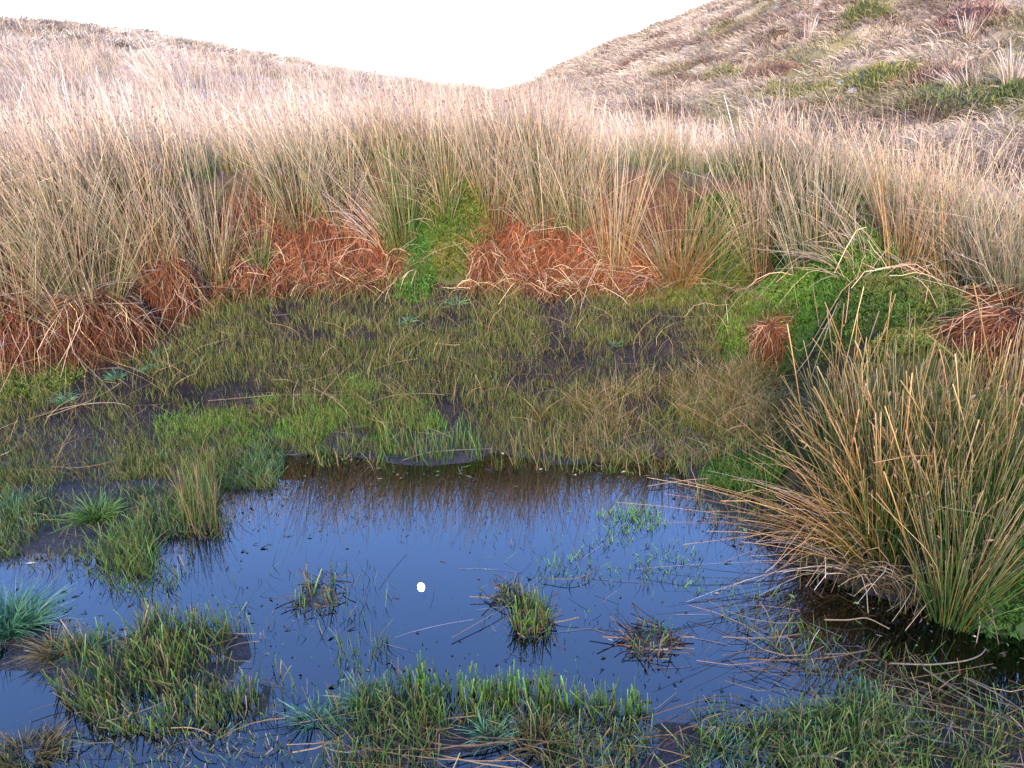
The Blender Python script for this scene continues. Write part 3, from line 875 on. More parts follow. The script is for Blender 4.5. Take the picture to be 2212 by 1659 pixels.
def rock(u, v, s, col, lab):
    import bmesh
    g = G(u, v, zg)
    s = [c * .5 for c in s]
    bm = bmesh.new()
    bmesh.ops.create_icosphere(bm, subdivisions=3, radius=1)
    for w in bm.verts:
        c = w.co
        k = 0.75 + 0.5 * float(fbm(np.array(c.x * 1.6 + u), np.array(c.y * 1.6 + c.z * 1.3), 81))
        w.co = (c.x * s[0] * k, c.y * s[1] * k, c.z * s[2] * k)
    me = bpy.data.meshes.new('rock')
    bm.to_mesh(me)
    bm.free()
    m, nt, pb = new_mat('rock_' + str(int(u)))
    nz = nt.nodes.new('ShaderNodeTexNoise')
    nz.inputs['Scale'].default_value, nz.inputs['Detail'].default_value = 9, 6
    cr = nt.nodes.new('ShaderNodeValToRGB')
    cr.color_ramp.elements[0].position, cr.color_ramp.elements[1].position = .42, .58
    cr.color_ramp.elements[0].color = (col[0] * .5, col[1] * .45, col[2] * .4, 1)
    cr.color_ramp.elements[1].color = (*col, 1)
    nt.links.new(nz.outputs['Fac'], cr.inputs[0])
    nt.links.new(cr.outputs[0], pb.inputs['Base Color'])
    pb.inputs['Roughness'].default_value = .9
    me.materials.append(m)
    o = bpy.data.objects.new('rock', me)
    COL.objects.link(o)
    o.location = (g[0], g[1], g[2] + s[2] * .45)
    tag(o, lab, 'rock', 'rocks on the hillside')
rock(1815, 190, (.20, .18, .16), (.22, .23, .19), 'pale lichen crusted rock low on the hillside')
rock(1840, 205, (.20, .15, .13), (.20, .18, .17), 'grey rock just below the lichen crusted one')
rock(1811, 217, (.09, .08, .09), (.19, .07, .04), 'small rust brown stone beside the pale rocks')
rock(1880, 172, (.30, .2, .10), (.36, .38, .33), 'lichen whitened stone in front of the mustard moss hump')
rock(1348, 192, (.09, .08, .07), (.42, .42, .36), 'tiny white stone below the round brown heather')

# ------------------------------------------------------------------ red litter on the bank face
def litter(name, poly, n, pal, L0, L1, w, lab, lift=.012, seed=0, cat='dead grass', down=.8):
    Pw = np.array(P(poly))
    lo, hi = Pw.min(0), Pw.max(0)
    x, y = rng.uniform(lo[0], hi[0], n * 4), rng.uniform(lo[1], hi[1], n * 4)
    ok = poly_in(x, y, Pw)
    x, y = x[ok][:n], y[ok][:n]
    n = len(x)
    K = 5
    a = np.where(rng.uniform(0, 1, n) < down, -math.pi / 2 + rng.normal(0, .7, n), rng.uniform(0, 2 * math.pi, n))
    cv = rng.normal(0, .32, n)
    L = rng.uniform(L0, L1, n)
    t = np.linspace(0, 1, K)[None]
    X = x[:, None] + np.cos(a[:, None] + cv[:, None] * t) * L[:, None] * t
    Y = y[:, None] + np.sin(a[:, None] + cv[:, None] * t) * L[:, None] * t
    Z = zs(X, Y) + lift * (1 + np.sin(t * math.pi) * rng.uniform(.5, 3.5, (n, 1)))
    B = Blades()
    B.add(np.stack([X, Y, Z], -1), w * rng.uniform(.6, 1.3, (n, 1)) * np.ones((1, K)), ramp(n, K, pal, .42, .08))
    return B

B = litter('red_litter', [(430, 560), (600, 455), (840, 450), (860, 610), (620, 612), (460, 640)], 6500, REDF, .08, .22, .0045, '')
B2 = litter('red_litter', [(1045, 560), (1090, 490), (1190, 480), (1400, 550), (1420, 625), (1030, 625)], 5200, REDF, .08, .22, .0045, '')
for k in ('V', 'Q', 'C'):
    if k == 'Q':
        B.Q += [q + B.n for q in B2.Q]
    else:
        getattr(B, k).extend(getattr(B2, k))
B.n += B2.n
tag(B.build('red_litter', M_FIBRE, None, 'stuff'), 'rust red matted dead grass covering the bank face', 'dead grass')
B = litter('s', [(1060, 560), (1120, 500), (1440, 560), (1560, 640), (600, 622), (460, 650), (400, 600), (600, 460), (840, 470), (860, 620), (1040, 625)], 760, PALEF, .08, .26, .0026, '', .02, 0, '', .3)
tag(B.build('straw_litter', M_STRAW, None, 'stuff'), 'pale criss-crossed straw strewn over the red bank', 'straw')
B = litter('s', [(1560, 600), (2212, 640), (2212, 800), (1700, 800), (1500, 720)], 90, PALEF, .10, .3, .003, '', .03, 0, '', .3)
tag(B.build('straw_litter', M_STRAW, None, 'stuff'), 'loose pale straw lying over the green moss mounds', 'straw')

B = litter('f', [(1640, 1120), (1720, 1090), (1900, 1180), (2080, 1290), (2090, 1345), (1900, 1290), (1740, 1225)], 1300, [(.055, .045, .02), (.09, .065, .03), (.05, .05, .02)], .05, .14, .003, '', .015)
tag(B.build('brown_litter', M_FIBRE, None, 'stuff'), 'dark brown rotting fibres hanging over the water under the near tussocks', 'dead grass')
B = litter('f', [(1640, 1100), (1720, 1080), (1900, 1170), (2080, 1280), (2080, 1345), (1900, 1280), (1740, 1215)], 110, PALEF, .08, .24, .0028, '', .03, 0, '', .5)
tag(B.build('straw_litter', M_STRAW, None, 'stuff'), 'broken straw tangled at the foot of the near tussocks', 'straw')

def hummock(u, v, rx, h, n, lab):
    g = G(u, v)
    t = thing('thatch_hummock', g, lab, 'grass hummock', 'rust red hummocks')
    B = Blades()
    fibres(B, g, int(n * 1.3), rx * .3, rx, h, REDF, .0036)
    fibres(B, g, n // 6, rx * .4, rx * 1.2, h * 1.1, PALEF, .0032)
    B.build('fibres', M_FIBRE, t, 'stuff')
hummock(100, 725, .24, .11, 800, 'spreading rust red hummock below the big green based tussock')
hummock(270, 705, .18, .12, 650, 'rust red hummock at the foot of the big tussock, facing the mud')
hummock(5, 735, .18, .11, 500, 'dark red hummock cut by the picture edge at the mud line')
hummock(1662, 728, .13, .05, 420, 'little rust red tuft at the foot of the bright moss mound')
hummock(2175, 760, .28, .16, 900, 'dark red thatched hump beyond the near rushes at the edge')
hummock(1045, 575, .13, .08, 420, 'rust red tress hanging between two moss cushions on the bank')

# ------------------------------------------------------------------ short sedge, grass and floating things
def spikes(poly, n, h0, h1, pals, wts, w=.0028, K=3, thr=None, sides=1, lean=.22, freq=2.2, seed=91, blunt=.25, zmin=-.03, bendk=.25, soft=.06, mask=None):
    Pw = np.array(poly)
    lo, hi = Pw.min(0), Pw.max(0)
    x, y = rng.uniform(lo[0], hi[0], n * 5), rng.uniform(lo[1], hi[1], n * 5)
    ok = poly_in(x, y, Pw)
    if thr is not None:
        ok &= fbm(x * freq, y * freq * .8, seed) + rng.normal(0, soft, len(x)) > thr
    if mask is not None:
        ok &= mask(x, y)
    x, y = x[ok][:n], y[ok][:n]
    z = zs(x, y)
    n = len(x)
    root = np.stack([x, y, np.maximum(z, zmin) - .006], -1)
    L = rng.uniform(h0, h1, n) * (.6 + .8 * fbm(x * 3, y * 3, seed + 3))
    d = unit(np.concatenate([rng.normal(0, lean, (n, 2)) + np.array([-.05, 0]), np.ones((n, 1))], 1))
    bend = np.concatenate([rng.normal(0, bendk, (n, 2)), -np.abs(rng.normal(0, bendk * .4, (n, 1)))], 1) * L[:, None]
    B = Blades()
    B.add(curve_pts(root, d, L, bend, K), w * rng.uniform(.7, 1.4, (n, 1)) * np.linspace(1, blunt, K)[None], ramp(n, K, mixed(n, pals, wts), .22, .06), sides)
    return B

OLIVE = [(.045, .055, .010), (.090, .115, .018), (.17, .18, .04)]
OLIVB = [(.085, .060, .018), (.15, .115, .035), (.24, .17, .07)]
LIME = [(.06, .13, .012), (.11, .25, .02), (.18, .34, .04)]
TEAL = [(.05, .12, .045), (.09, .21, .09), (.15, .30, .16)]
FRESH = [(.04, .075, .014), (.075, .15, .022), (.15, .23, .05)]
TAN = [(.16, .10, .04), (.27, .18, .08), (.38, .27, .14)]
def on_bank(x, y):
    d = poly_d(x, y, BANK)
    return (d > .27) & (d < 2.2)
def beside_view(x, y):
    return (poly_d(x, y, BANK) > .06) & (x > .68 * y + .12)
B = spikes([(-5, 3.6), (-2.5, 4.2), (-1.7, 5), (1, 5), (1.6, 4.5), (5, 3.2), (6, 6.4), (2, 7.4), (-2, 7.4), (-6, 6.4)], 15000, .08, .34, [GREEN[:3], GREY[:3], [(.04, .07, .012), (.06, .10, .016), (.10, .13, .03)], STRAW[:3]], [3, 3, 3, 2], .0036, 4, .40, lean=.3, freq=1.6, mask=on_bank)
B2 = spikes([(1.2, .9), (3.2, .2), (6, 1), (6, 6), (3.2, 6), (2.0, 2.8)], 9000, .08, .34, [GREEN[:3], [(.04, .07, .012), (.06, .10, .016), (.10, .13, .03)], STRAW[:3]], [3, 3, 2], .0036, 4, .36, lean=.35, freq=1.6, mask=beside_view)
B.V += B2.V
B.C += B2.C
B.Q += [q + B.n for q in B2.Q]
B.n += B2.n
tag(B.build('undergrowth', M_GRASS, None, 'stuff'), 'short green and dead undergrowth between the rush stems on the bank', 'undergrowth')
mudflat = P([(-40, 800), (330, 700), (450, 640), (600, 605), (840, 605), (1100, 625), (1560, 640), (1640, 720), (1670, 800), (1660, 930), (1500, 1010),
             (1090, 985), (830, 985), (590, 985), (480, 1045), (-40, 1060)])
HOLES = [(720, 732, 100, 16), (945, 700, 75, 16), (500, 855, 120, 26), (1275, 780, 45, 25), (1355, 760, 60, 22), (495, 630, 40, 16), (220, 825, 120, 40),
         (820, 950, 120, 14), (600, 940, 60, 10), (1390, 880, 50, 16)]
def hollow_outline(u, v, a, b):
    return P([(u + a * math.cos(k * math.pi / 5), v + b * math.sin(k * math.pi / 5)) for k in range(10)])
HOLES = [hollow_outline(*h) for h in HOLES]
def off_hollows(x, y):
    ok = np.ones(len(x), bool)
    for h in HOLES:
        ok &= ~((poly_d(x, y, h) + .16 * (fbm(x * 8, y * 8, 201) - .5) > 0) & (rng.uniform(0, 1, len(x)) < .85))
    return ok
B = spikes(mudflat, 44000, .022, .078, [OLIVE, OLIVB, FRESH], [6, 2.2, 1.2], .0025, 3, .43, freq=3.4, lean=.16, bendk=.16, soft=.08, mask=off_hollows)
B2 = spikes(mudflat, 13000, .02, .07, [OLIVE, OLIVB], [3, 3], .0027, 3, .42, freq=7, seed=97, mask=off_hollows)
B.V += B2.V
B.C += B2.C
B.Q += [q + B.n for q in B2.Q]
B.n += B2.n
tag(B.build('sedge', M_GRASS, None, 'stuff'), 'short olive sedge sprouting all over the muddy flat', 'sedge')
B = spikes(mudflat, 1500, .10, .22, [OLIVB, TAN, OLIVE], [2, 2, 1], .003, 4, .45, bendk=.5)
tag(B.build('sedge', M_GRASS, None, 'stuff'), 'taller tan sedge stalks scattered over the muddy flat', 'sedge')
rmud = P([(1180, 880), (1400, 830), (1690, 760), (1700, 900), (1560, 1010), (1330, 1010), (1100, 990)])
B = spikes(rmud, 4600, .04, .16, [OLIVB, TAN, OLIVE], [3, 2.4, 2], .0028, 4, .45, bendk=.4, freq=4)
tag(B.build('sedge', M_GRASS, None, 'stuff'), 'brownish taller sedge between the mud and the arching near stems', 'sedge')
leftm = WP([(-60, 1030), (330, 1000), (590, 985), (600, 1060), (480, 1060), (470, 1150), (340, 1170), (330, 1250), (200, 1215), (-60, 1200)])
B = spikes(leftm, 6800, .025, .085, [OLIVE, FRESH, TEAL, OLIVB], [3, 3, .6, 2.5], .003, 4, .445, freq=4, zmin=-.01)
tag(B.build('marsh_grass', M_GRASS, None, 'stuff'), 'soft green marsh grass growing out of the shallow margin of the pool', 'grass')
lf = WP([(190, 1180), (330, 1160), (370, 1270), (300, 1310), (230, 1270)])
B = spikes(lf, 500, .06, .14, [FRESH, LIME, OLIVB], [4, 1, 1], .003, 4, None)
tag(B.build('marsh_grass', M_GRASS, None, 'stuff'), 'yellow green marsh grass tongue reaching into the pool', 'grass')
fore = WP([(330, 1340), (560, 1360), (590, 1440), (680, 1500), (640, 1560), (440, 1600), (210, 1590), (120, 1500), (120, 1430), (220, 1390)])
B = spikes(fore, 1900, .03, .13, [FRESH, OLIVE, OLIVB, TAN], [4, 3, 2, .5], .0030, 3, .47, blunt=.7, bendk=.14, freq=5)
tag(B.build('marsh_grass', M_GRASS, None, 'stuff'), 'stubby green sedge bed in the shallow water near the camera', 'grass')
fore2 = WP([(640, 1520), (900, 1480), (1200, 1500), (1400, 1530), (1700, 1540), (1830, 1525), (2000, 1535), (2260, 1550), (2300, 1720), (400, 1720), (640, 1620)])
B = spikes(fore2, 3600, .025, .11, [FRESH, OLIVE, OLIVB, TAN], [5, 2, 2, .6], .0028, 3, .50, blunt=.6, bendk=.2, freq=5)
tag(B.build('marsh_grass', M_GRASS, None, 'stuff'), 'patchy sedge and mud along the near edge of the pool', 'grass')
edge = WP([(880, 1475), (1000, 1490), (1200, 1495), (1380, 1520), (1400, 1560), (1100, 1540), (900, 1520)])
B = spikes(edge, 260, .05, .13, [FRESH, LIME], [4, 1], .0042, 3, None, blunt=.8, bendk=.06, lean=.12)
tag(B.build('marsh_grass', M_GRASS, None, 'stuff'), 'row of blunt green blades at the near water line', 'grass')
edge = WP([(210, 1580), (330, 1560), (640, 1600), (640, 1720), (-60, 1720), (-60, 1590), (120, 1600)])
B = spikes(edge, 900, .03, .08, [OLIVB, FRESH, TAN], [3, 3, 1], .0035, 3, .45, blunt=.6)
tag(B.build('marsh_grass', M_GRASS, None, 'stuff'), 'thin brownish sedge standing in the dark corner puddle', 'grass')

def patch(name, pix, n, h0, h1, pals, wts, lab, w=.003, thr=None, **kw):
    wet = kw.pop('water', False)
    B = spikes(WP(pix) if wet else P(pix), n, h0, h1, pals, wts, w, kw.pop('K', 3), thr, zmin=-.006 if wet else -.03, **kw)
    tag(B.build(name, M_GRASS, None), lab, 'grass patch')['kind'] = 'stuff'
patch('bright_grass', [(330, 905), (420, 880), (570, 900), (575, 940), (460, 960), (340, 955)], 1300, .015, .042, [LIME], [1], 'bright lime grass patch on the mud above the pool', thr=.38, freq=5)
patch('bright_grass', [(585, 925), (640, 890), (780, 880), (790, 930), (700, 970), (600, 955)], 1300, .015, .045, [LIME, FRESH], [4, 1], 'lime grass patch closest to the water on the muddy flat', thr=.38, freq=5)
patch('bright_grass', [(720, 815), (810, 810), (825, 860), (740, 865)], 600, .025, .05, [LIME], [1], 'small lime grass pad in the middle of the mud', thr=.36, freq=6)
patch('bright_grass', [(330, 880), (560, 860), (720, 850), (960, 900), (980, 985), (600, 985), (340, 970)], 3600, .014, .042, [LIME, FRESH], [3, 1], 'ragged lime grass mat spreading over the mud along the pool', thr=.50, freq=5.5)
patch('bright_grass', [(830, 850), (920, 860), (960, 930), (850, 930)], 500, .02, .06, [LIME, OLIVE], [1, 1], 'sparse lime grass right of the small pad', thr=.46, freq=6)
patch('reeds', [(815, 1000), (830, 955), (1020, 960), (1050, 1000)], 260, .05, .17, [FRESH, OLIVE, LIME], [2, 2, 1], 'upright light green reeds on the far water line', w=.0032, K=4, water=True, bendk=.12, lean=.13)
patch('reeds', [(1085, 1008), (1090, 960), (1330, 950), (1340, 1000)], 230, .07, .20, [OLIVB, TAN, FRESH], [2, 1, 1.4], 'tan and green reed stubs right of the light green reeds', w=.0034, K=4, water=True, bendk=.12, lean=.12)
patch('reeds', [(395, 1160), (400, 1080), (470, 1070), (478, 1160)], 170, .10, .26, [OLIVB, TAN, FRESH], [2, 1, 2], 'tall thin reeds at the end of the grassy spit', w=.003, K=4, water=True, bendk=.1, lean=.1)
patch('reeds', [(1470, 1000), (1660, 960), (1700, 1180), (1560, 1150), (1480, 1080)], 330, .06, .2, [OLIVE, FRESH, TAN], [2, 2, 1], 'sparse reeds under the arching dead stems', w=.003, K=4, water=True, bendk=.25)
patch('reeds', [(600, 1050), (520, 1040), (560, 980), (620, 990)], 420, .03, .09, [FRESH, TEAL], [2, 1], 'soft green spit of grass at the back of the pool', K=4, water=True)
patch('water_grass', [(1290, 1110), (1420, 1095), (1450, 1140), (1320, 1160)], 190, .025, .07, [LIME, FRESH], [2, 1], 'light green grass raft beside the far reeds in open water', w=.004, water=True, K=3)
patch('water_grass', [(1140, 1235), (1300, 1160), (1500, 1180), (1540, 1290), (1300, 1275), (1170, 1262)], 330, .02, .055, [LIME, FRESH, (DK, DK, DK)], [2, 1, 1.2], 'scattered green shoots rising through the open water', w=.0042, water=True, thr=.40, freq=5)
patch('water_grass', [(1560, 1260), (1700, 1290), (1760, 1430), (1640, 1420), (1560, 1340)], 150, .03, .09, [FRESH, OLIVB], [2, 1], 'thin shoots standing in the water before the dark reflection', water=True, K=3)
patch('water_grass', [(1640, 1330), (1900, 1400), (2212, 1480), (2212, 1540), (1760, 1500), (1680, 1420)], 260, .03, .11, [FRESH, OLIVE, TAN], [3, 2, 1], 'shoots along the strawy shallows below the near rushes', water=True, K=4, thr=.36)
patch('water_grass', [(620, 1230), (800, 1210), (860, 1330), (690, 1390), (630, 1340)], 110, .02, .10, [FRESH, (DK, DK, DK)], [1, 2.5], 'lone dark shoots in open water left of the moon spot', water=True, K=3)
patch('water_grass', [(720, 1380), (840, 1380), (860, 1460), (720, 1470)], 60, .03, .1, [FRESH, OLIVE], [1, 1], 'few green spears near the front water line', water=True, K=3)

patch('shore_sedge', [(590, 985), (1480, 985), (1490, 1035), (1200, 1020), (820, 1022), (590, 1012)], 520, .03, .13, [FRESH, TAN, OLIVE], [2, 1, 2], 'ragged sedge fringe along the back edge of the pool', w=.0032, K=4, water=True, thr=.5, freq=6)
patch('margin_sedge', [(-40, 1195), (210, 1200), (340, 1230), (480, 1090), (520, 1130), (380, 1280), (200, 1260), (-40, 1250)], 420, .02, .09, [FRESH, (DK, DK, DK), OLIVB], [2, 2, 1], 'ragged dark shoots fringing the grassy margin', w=.0034, water=True, thr=.47, freq=6)

def tuft(u, v, n, rad, h, pal, lab, water=False, sink=0):
    g = np.array([*W(u, v), 0.0]) if water else G(u, v)
    B = Blades()
    a = rng.uniform(0, 2 * math.pi, n)
    r = rad * .45 * np.sqrt(rng.uniform(0, 1, n))
    x, y = g[0] + np.cos(a) * r, g[1] + np.sin(a) * r
    root = np.stack([x, y, np.maximum(zs(x, y), -.01) - .005], -1)
    out = np.stack([np.cos(a), np.sin(a)], -1) * rng.uniform(.1, 1.1, (n, 1)) + rng.normal(0, .25, (n, 2))
    d = unit(np.concatenate([out, np.ones((n, 1))], 1))
    L = h * rng.uniform(.5, 1.1, n)
    bend = np.concatenate([out * .35, -np.abs(rng.normal(.3, .15, (n, 1)))], 1) * L[:, None]
    B.add(curve_pts(root, d, L, bend, 4), .0032 * rng.uniform(.7, 1.3, (n, 1)) * np.array([[1, .95, .75, .2]]), ramp(n, 4, pal, .2, .06))
    o = B.build('grass_tuft', M_GRASS)
    tag(o, lab, 'grass tuft', 'grass tufts around the pool')
for (u, v, n, rad, h, pal, lab, wtr) in [
    (252, 818, 90, .05, .07, TEAL, 'bluish green grass tuft on dark mud below the red hummock', False),
    (330, 800, 90, .06, .06, TEAL, 'bluish tuft beside the long curved straw on the mud', False),
    (345, 768, 60, .05, .05, TEAL, 'small bluish tuft nearest the red hummock foot', False),
    (140, 865, 110, .07, .06, TEAL, 'bluish green tuft above the long bent straw', False),
    (650, 805, 50, .04, .04, TEAL, 'pale tiny tuft in the middle of the olive sedge', False),
    (880, 695, 60, .05, .06, TEAL, 'grey green tuft beside the mud hollow below the bank', False),
    (985, 660, 60, .05, .08, TEAL, 'bluish tuft below the olive moss dome', False),
    (1330, 745, 40, .04, .05, TEAL, 'faint bluish tuft near the mud pool by the right sedge', False),
    (1505, 915, 80, .05, .07, FRESH, 'fresh green tuft among brown sedge', False),
    (675, 865, 90, .04, .05, LIME, 'round lime tuft left of the small lime pad', False),
    (570, 870, 60, .04, .05, LIME, 'lime tuft on bare mud above the largest lime patch', False),
    (560, 560, 160, .09, .12, LIME, 'vivid green tuft at the bank foot around the slim rush clump', False),
    (212, 1130, 330, .10, .12, FRESH, 'round bright tuft standing in the shallow margin', True),
    (20, 1110, 200, .10, .09, TEAL, 'bluish tuft cut by the picture edge in the margin', True),
    (20, 1360, 620, .15, .16, TEAL, 'large teal grass tuft hanging over the puddle at the picture edge', True),
    (120, 1415, 200, .08, .09, OLIVB, 'yellowish tuft between the teal one and the sedge bed', True),
    (185, 1400, 220, .07, .08, TEAL, 'soft teal tuft right of the yellowish one', True),
    (795, 1520, 130, .05, .10, TEAL, 'bright tuft alone at the near water line', True),
    (1060, 1590, 160, .06, .08, TEAL, 'teal tuft in the mud of the near edge', True),
    (1080, 1500, 150, .05, .08, TEAL, 'teal tuft at the near water line among blunt blades', True),
    (1870, 1500, 120, .06, .06, TEAL, 'flat teal tuft on the mud beside lying straws', True),
    (1725, 1560, 140, .06, .06, TEAL, 'teal tuft just above the broken pale straw', True),
    (1560, 1610, 110, .06, .07, TEAL, 'grey teal tuft low in the near mud', True),
    (680, 1555, 120, .06, .10, TEAL, 'thin blue green tuft beside the dark corner puddle', True),
    (60, 1630, 420, .13, .08, OLIVB, 'yellow brown grass tuft in the near corner', True),
    (1170, 1600, 260, .10, .08, OLIVB, 'withered orange brown tuft in the near mud', True),
    (1130, 580, 60, .05, .07, OLIVE, 'olive tuft low on the red bank', False),
]:
    tuft(u, v, n, rad, h, pal, lab, wtr)

fore3 = WP([(1500, 1560), (1760, 1545), (2260, 1560), (2320, 1720), (1450, 1720)])
B = spikes(fore3, 850, .04, .12, [FRESH, OLIVE, TAN], [5, 1.5, .6], .0030, 4, .46, blunt=.5, bendk=.3, freq=4)
tag(B.build('marsh_grass', M_GRASS, None, 'stuff'), 'taller green grass filling the near corner under the fallen straws', 'grass')
wild = P([(1560, 600), (2140, 600), (2212, 720), (2000, 800), (1700, 760), (1580, 720)])
B = spikes(wild, 130, .05, .22, [FRESH, TAN, OLIVB], [2, 2, 1], .0026, 5, .42, lean=.4, bendk=.6, freq=4)
tag(B.build('moss_grass', M_GRASS, None, 'stuff'), 'stray grass blades growing through the green moss mounds', 'grass')
wild = P([(850, 470), (1050, 450), (1090, 600), (1000, 625), (850, 625)])
B = spikes(wild, 160, .05, .2, [FRESH, TAN, OLIVB], [2, 2, 1], .0026, 5, None, lean=.4, bendk=.6)
tag(B.build('moss_grass', M_GRASS, None, 'stuff'), 'stray grass blades on the olive moss of the red bank', 'grass')

patch('water_shoots', [(1020, 1160), (1480, 1140), (1580, 1300), (1560, 1480), (1250, 1470), (1040, 1400)], 170, .015, .075, [FRESH, (DK, DK, DK), OLIVB], [2, 2, 1], 'thin single shoots dotted across the open pool', w=.0026, water=True, lean=.35)
patch('water_shoots', [(360, 1200), (640, 1230), (860, 1350), (800, 1450), (600, 1400), (360, 1330)], 80, .015, .08, [FRESH, (DK, DK, DK), TAN], [2, 2, 1], 'sparse dark shoots in the pool before the sedge bed', w=.0026, water=True, lean=.35)

gap = P([(1640, 770), (1800, 735), (1830, 850), (1720, 960), (1640, 980)])
B = spikes(gap, 900, .04, .17, [OLIVE, OLIVB, TAN], [3, 2, 1.5], .0028, 4, .36, lean=.35, bendk=.5, freq=4)
tag(B.build('sedge', M_GRASS, None, 'stuff'), 'unkempt sedge in the gap between the moss mound and the near rushes', 'sedge')

def islet(u, v, rx, ry, n, h, lab, dead=.4):
    x0, y0 = W(u, v)
    t = thing('grass_islet', (x0, y0, 0), lab, 'islet', 'grass islets in the pool')
    na = 28
    V, q = [(0, 0, .012)], []
    for ring, (k, z) in enumerate(((.5, .008), (1, -.012))):
        for j in range(na):
            a = 2 * math.pi * j / na
            f = k * (.7 + .6 * float(vnoise(np.array(a * 1.3), np.array(ring * 3.1 + u), 5)))
            V.append((math.cos(a) * rx * f, math.sin(a) * ry * f, z))
    for j in range(na):
        j2 = (j + 1) % na
        q.append((0, 1 + j, 1 + j2, 0))
        q.append((1 + j, 1 + na + j, 1 + na + j2, 1 + j2))
    me = bpy.data.meshes.new('mud_base')
    me.from_pydata(V, [], [f[:3] if f[0] == 0 else f for f in q])
    ca = me.color_attributes.new('tint', 'FLOAT_COLOR', 'POINT')
    for c in ca.data:
        c.color = (.022, .018, .014, 1)
    me.materials.append(M_GROUND)
    o = bpy.data.objects.new('mud_base', me)
    COL.objects.link(o)
    o.parent = t
    a = rng.uniform(0, 2 * math.pi, n)
    r = np.sqrt(rng.uniform(0, 1, n))
    x, y = x0 + np.cos(a) * r * rx, y0 + np.sin(a) * r * ry
    root = np.stack([x, y, np.full(n, -.005)], -1)
    L = h * rng.uniform(.35, 1.1, n)
    d = unit(np.concatenate([rng.normal(0, .2, (n, 2)), np.ones((n, 1))], 1))
    B = Blades()
    B.add(curve_pts(root, d, L, rng.normal(0, .12, (n, 3)) * L[:, None], 3), .0036 * rng.uniform(.7, 1.3, (n, 1)) * np.array([[1, .95, .6]]), ramp(n, 3, mixed(n, [FRESH, LIME, OLIVB], [3, 1, 2]), .25))
    B.build('blades', M_GRASS, t, 'stuff')
    m = int(n * dead)
    a = rng.uniform(0, 2 * math.pi, m)
    r = np.sqrt(rng.uniform(0, 1, m)) * 1.1
    root = np.stack([x0 + np.cos(a) * r * rx, y0 + np.sin(a) * r * ry, np.full(m, .006)], -1)
    d = unit(np.concatenate([rng.normal(0, 1, (m, 2)), rng.uniform(.0, .5, (m, 1))], 1))
    L = rng.uniform(.02, .09, m)
    B = Blades()
    B.add(curve_pts(root, d, L, rng.normal(0, .3, (m, 3)) * L[:, None] * [1, 1, .2], 4), .004 * np.ones((m, 4)), ramp(m, 4, mixed(m, [[(.05, .035, .02)] * 3, [(.16, .10, .05)] * 3], [3, 1]), .2))
    B.build('dead_blades', M_WET, t, 'stuff')
islet(1150, 1345, .07, .10, 210, .10, 'grassy mud islet right of the moon spot')
islet(1405, 1385, .09, .09, 60, .06, 'half drowned islet of dark dead leaves', 2.0)
islet(690, 1290, .08, .10, 30, .10, 'sparse islet of bent dark stalks left of the moon spot', 2.2)
islet(1100, 1290, .05, .05, 40, .06, 'tiny tuft islet touching the grassy mud islet', 1.5)

# dark flecks, drowned leaves and faint straws on the water
def floating():
    Pw = np.array(POND[0])
    lo, hi = Pw.min(0), Pw.max(0)
    B = Blades()
    n0 = 7000
    x, y = rng.uniform(lo[0], hi[0], n0), rng.uniform(lo[1], hi[1], n0)
    dd = poly_d(x, y, Pw)
    ok = (dd > .0) & (rng.uniform(0, 1, n0) < .03 + .8 * np.exp(-np.maximum(dd, 0) / .10) + .30 * smooth((fbm(x * 2.5, y * 2.5, 131) - .55) / .1) * (x > .0))
    x, y = x[ok], y[ok]
    n = len(x)
    a = rng.uniform(0, math.pi, n)
    L = rng.uniform(.004, .030, n) * rng.uniform(.4, 1, n)
    d = np.stack([np.cos(a), np.sin(a), rng.uniform(0, .5, n)], -1)
    root = np.stack([x, y, np.full(n, .001)], -1)
    B.add(curve_pts(root, unit(d), L, rng.normal(0, .5, (n, 3)) * L[:, None] * [1, 1, .1], 3), np.array([[.002, .006, .001]]) * rng.uniform(.6, 1.4, (n, 1)), ramp(n, 3, mixed(n, [[(.02, .02, .016)] * 2, [(.06, .045, .03)] * 2, [(.07, .12, .03)] * 2], [4, 2, 1]), .3))
    tag(B.build('floating_debris', M_WET, None, 'stuff'), 'dark flecks and leaf scraps floating on the pool', 'debris')
    B = Blades()
    m = 60
    u, v = rng.normal(1200, 330, m), rng.normal(1370, 90, m)
    p = np.array([W(a, b) for a, b in zip(u, v)])
    ok = poly_d(p[:, 0], p[:, 1], Pw) > .1
    p = p[ok]
    m = len(p)
    a = rng.uniform(0, math.pi, m)
    L = rng.uniform(.08, .26, m)
    d = np.stack([np.cos(a), np.sin(a), np.zeros(m)], -1)
    root = np.concatenate([p, np.full((m, 1), .0022)], 1)
    B.add(curve_pts(root, d, L, rng.normal(0, .12, (m, 3)) * L[:, None] * [1, 1, 0], 5), .0014 * np.ones((m, 5)), ramp(m, 5, [(.12, .10, .09), (.2, .17, .15), (.12, .10, .09)], .2))
    tag(B.build('floating_straws', M_WET, None, 'stuff'), 'faint thin straws lying on the water around the grassy islet', 'straw')
floating()

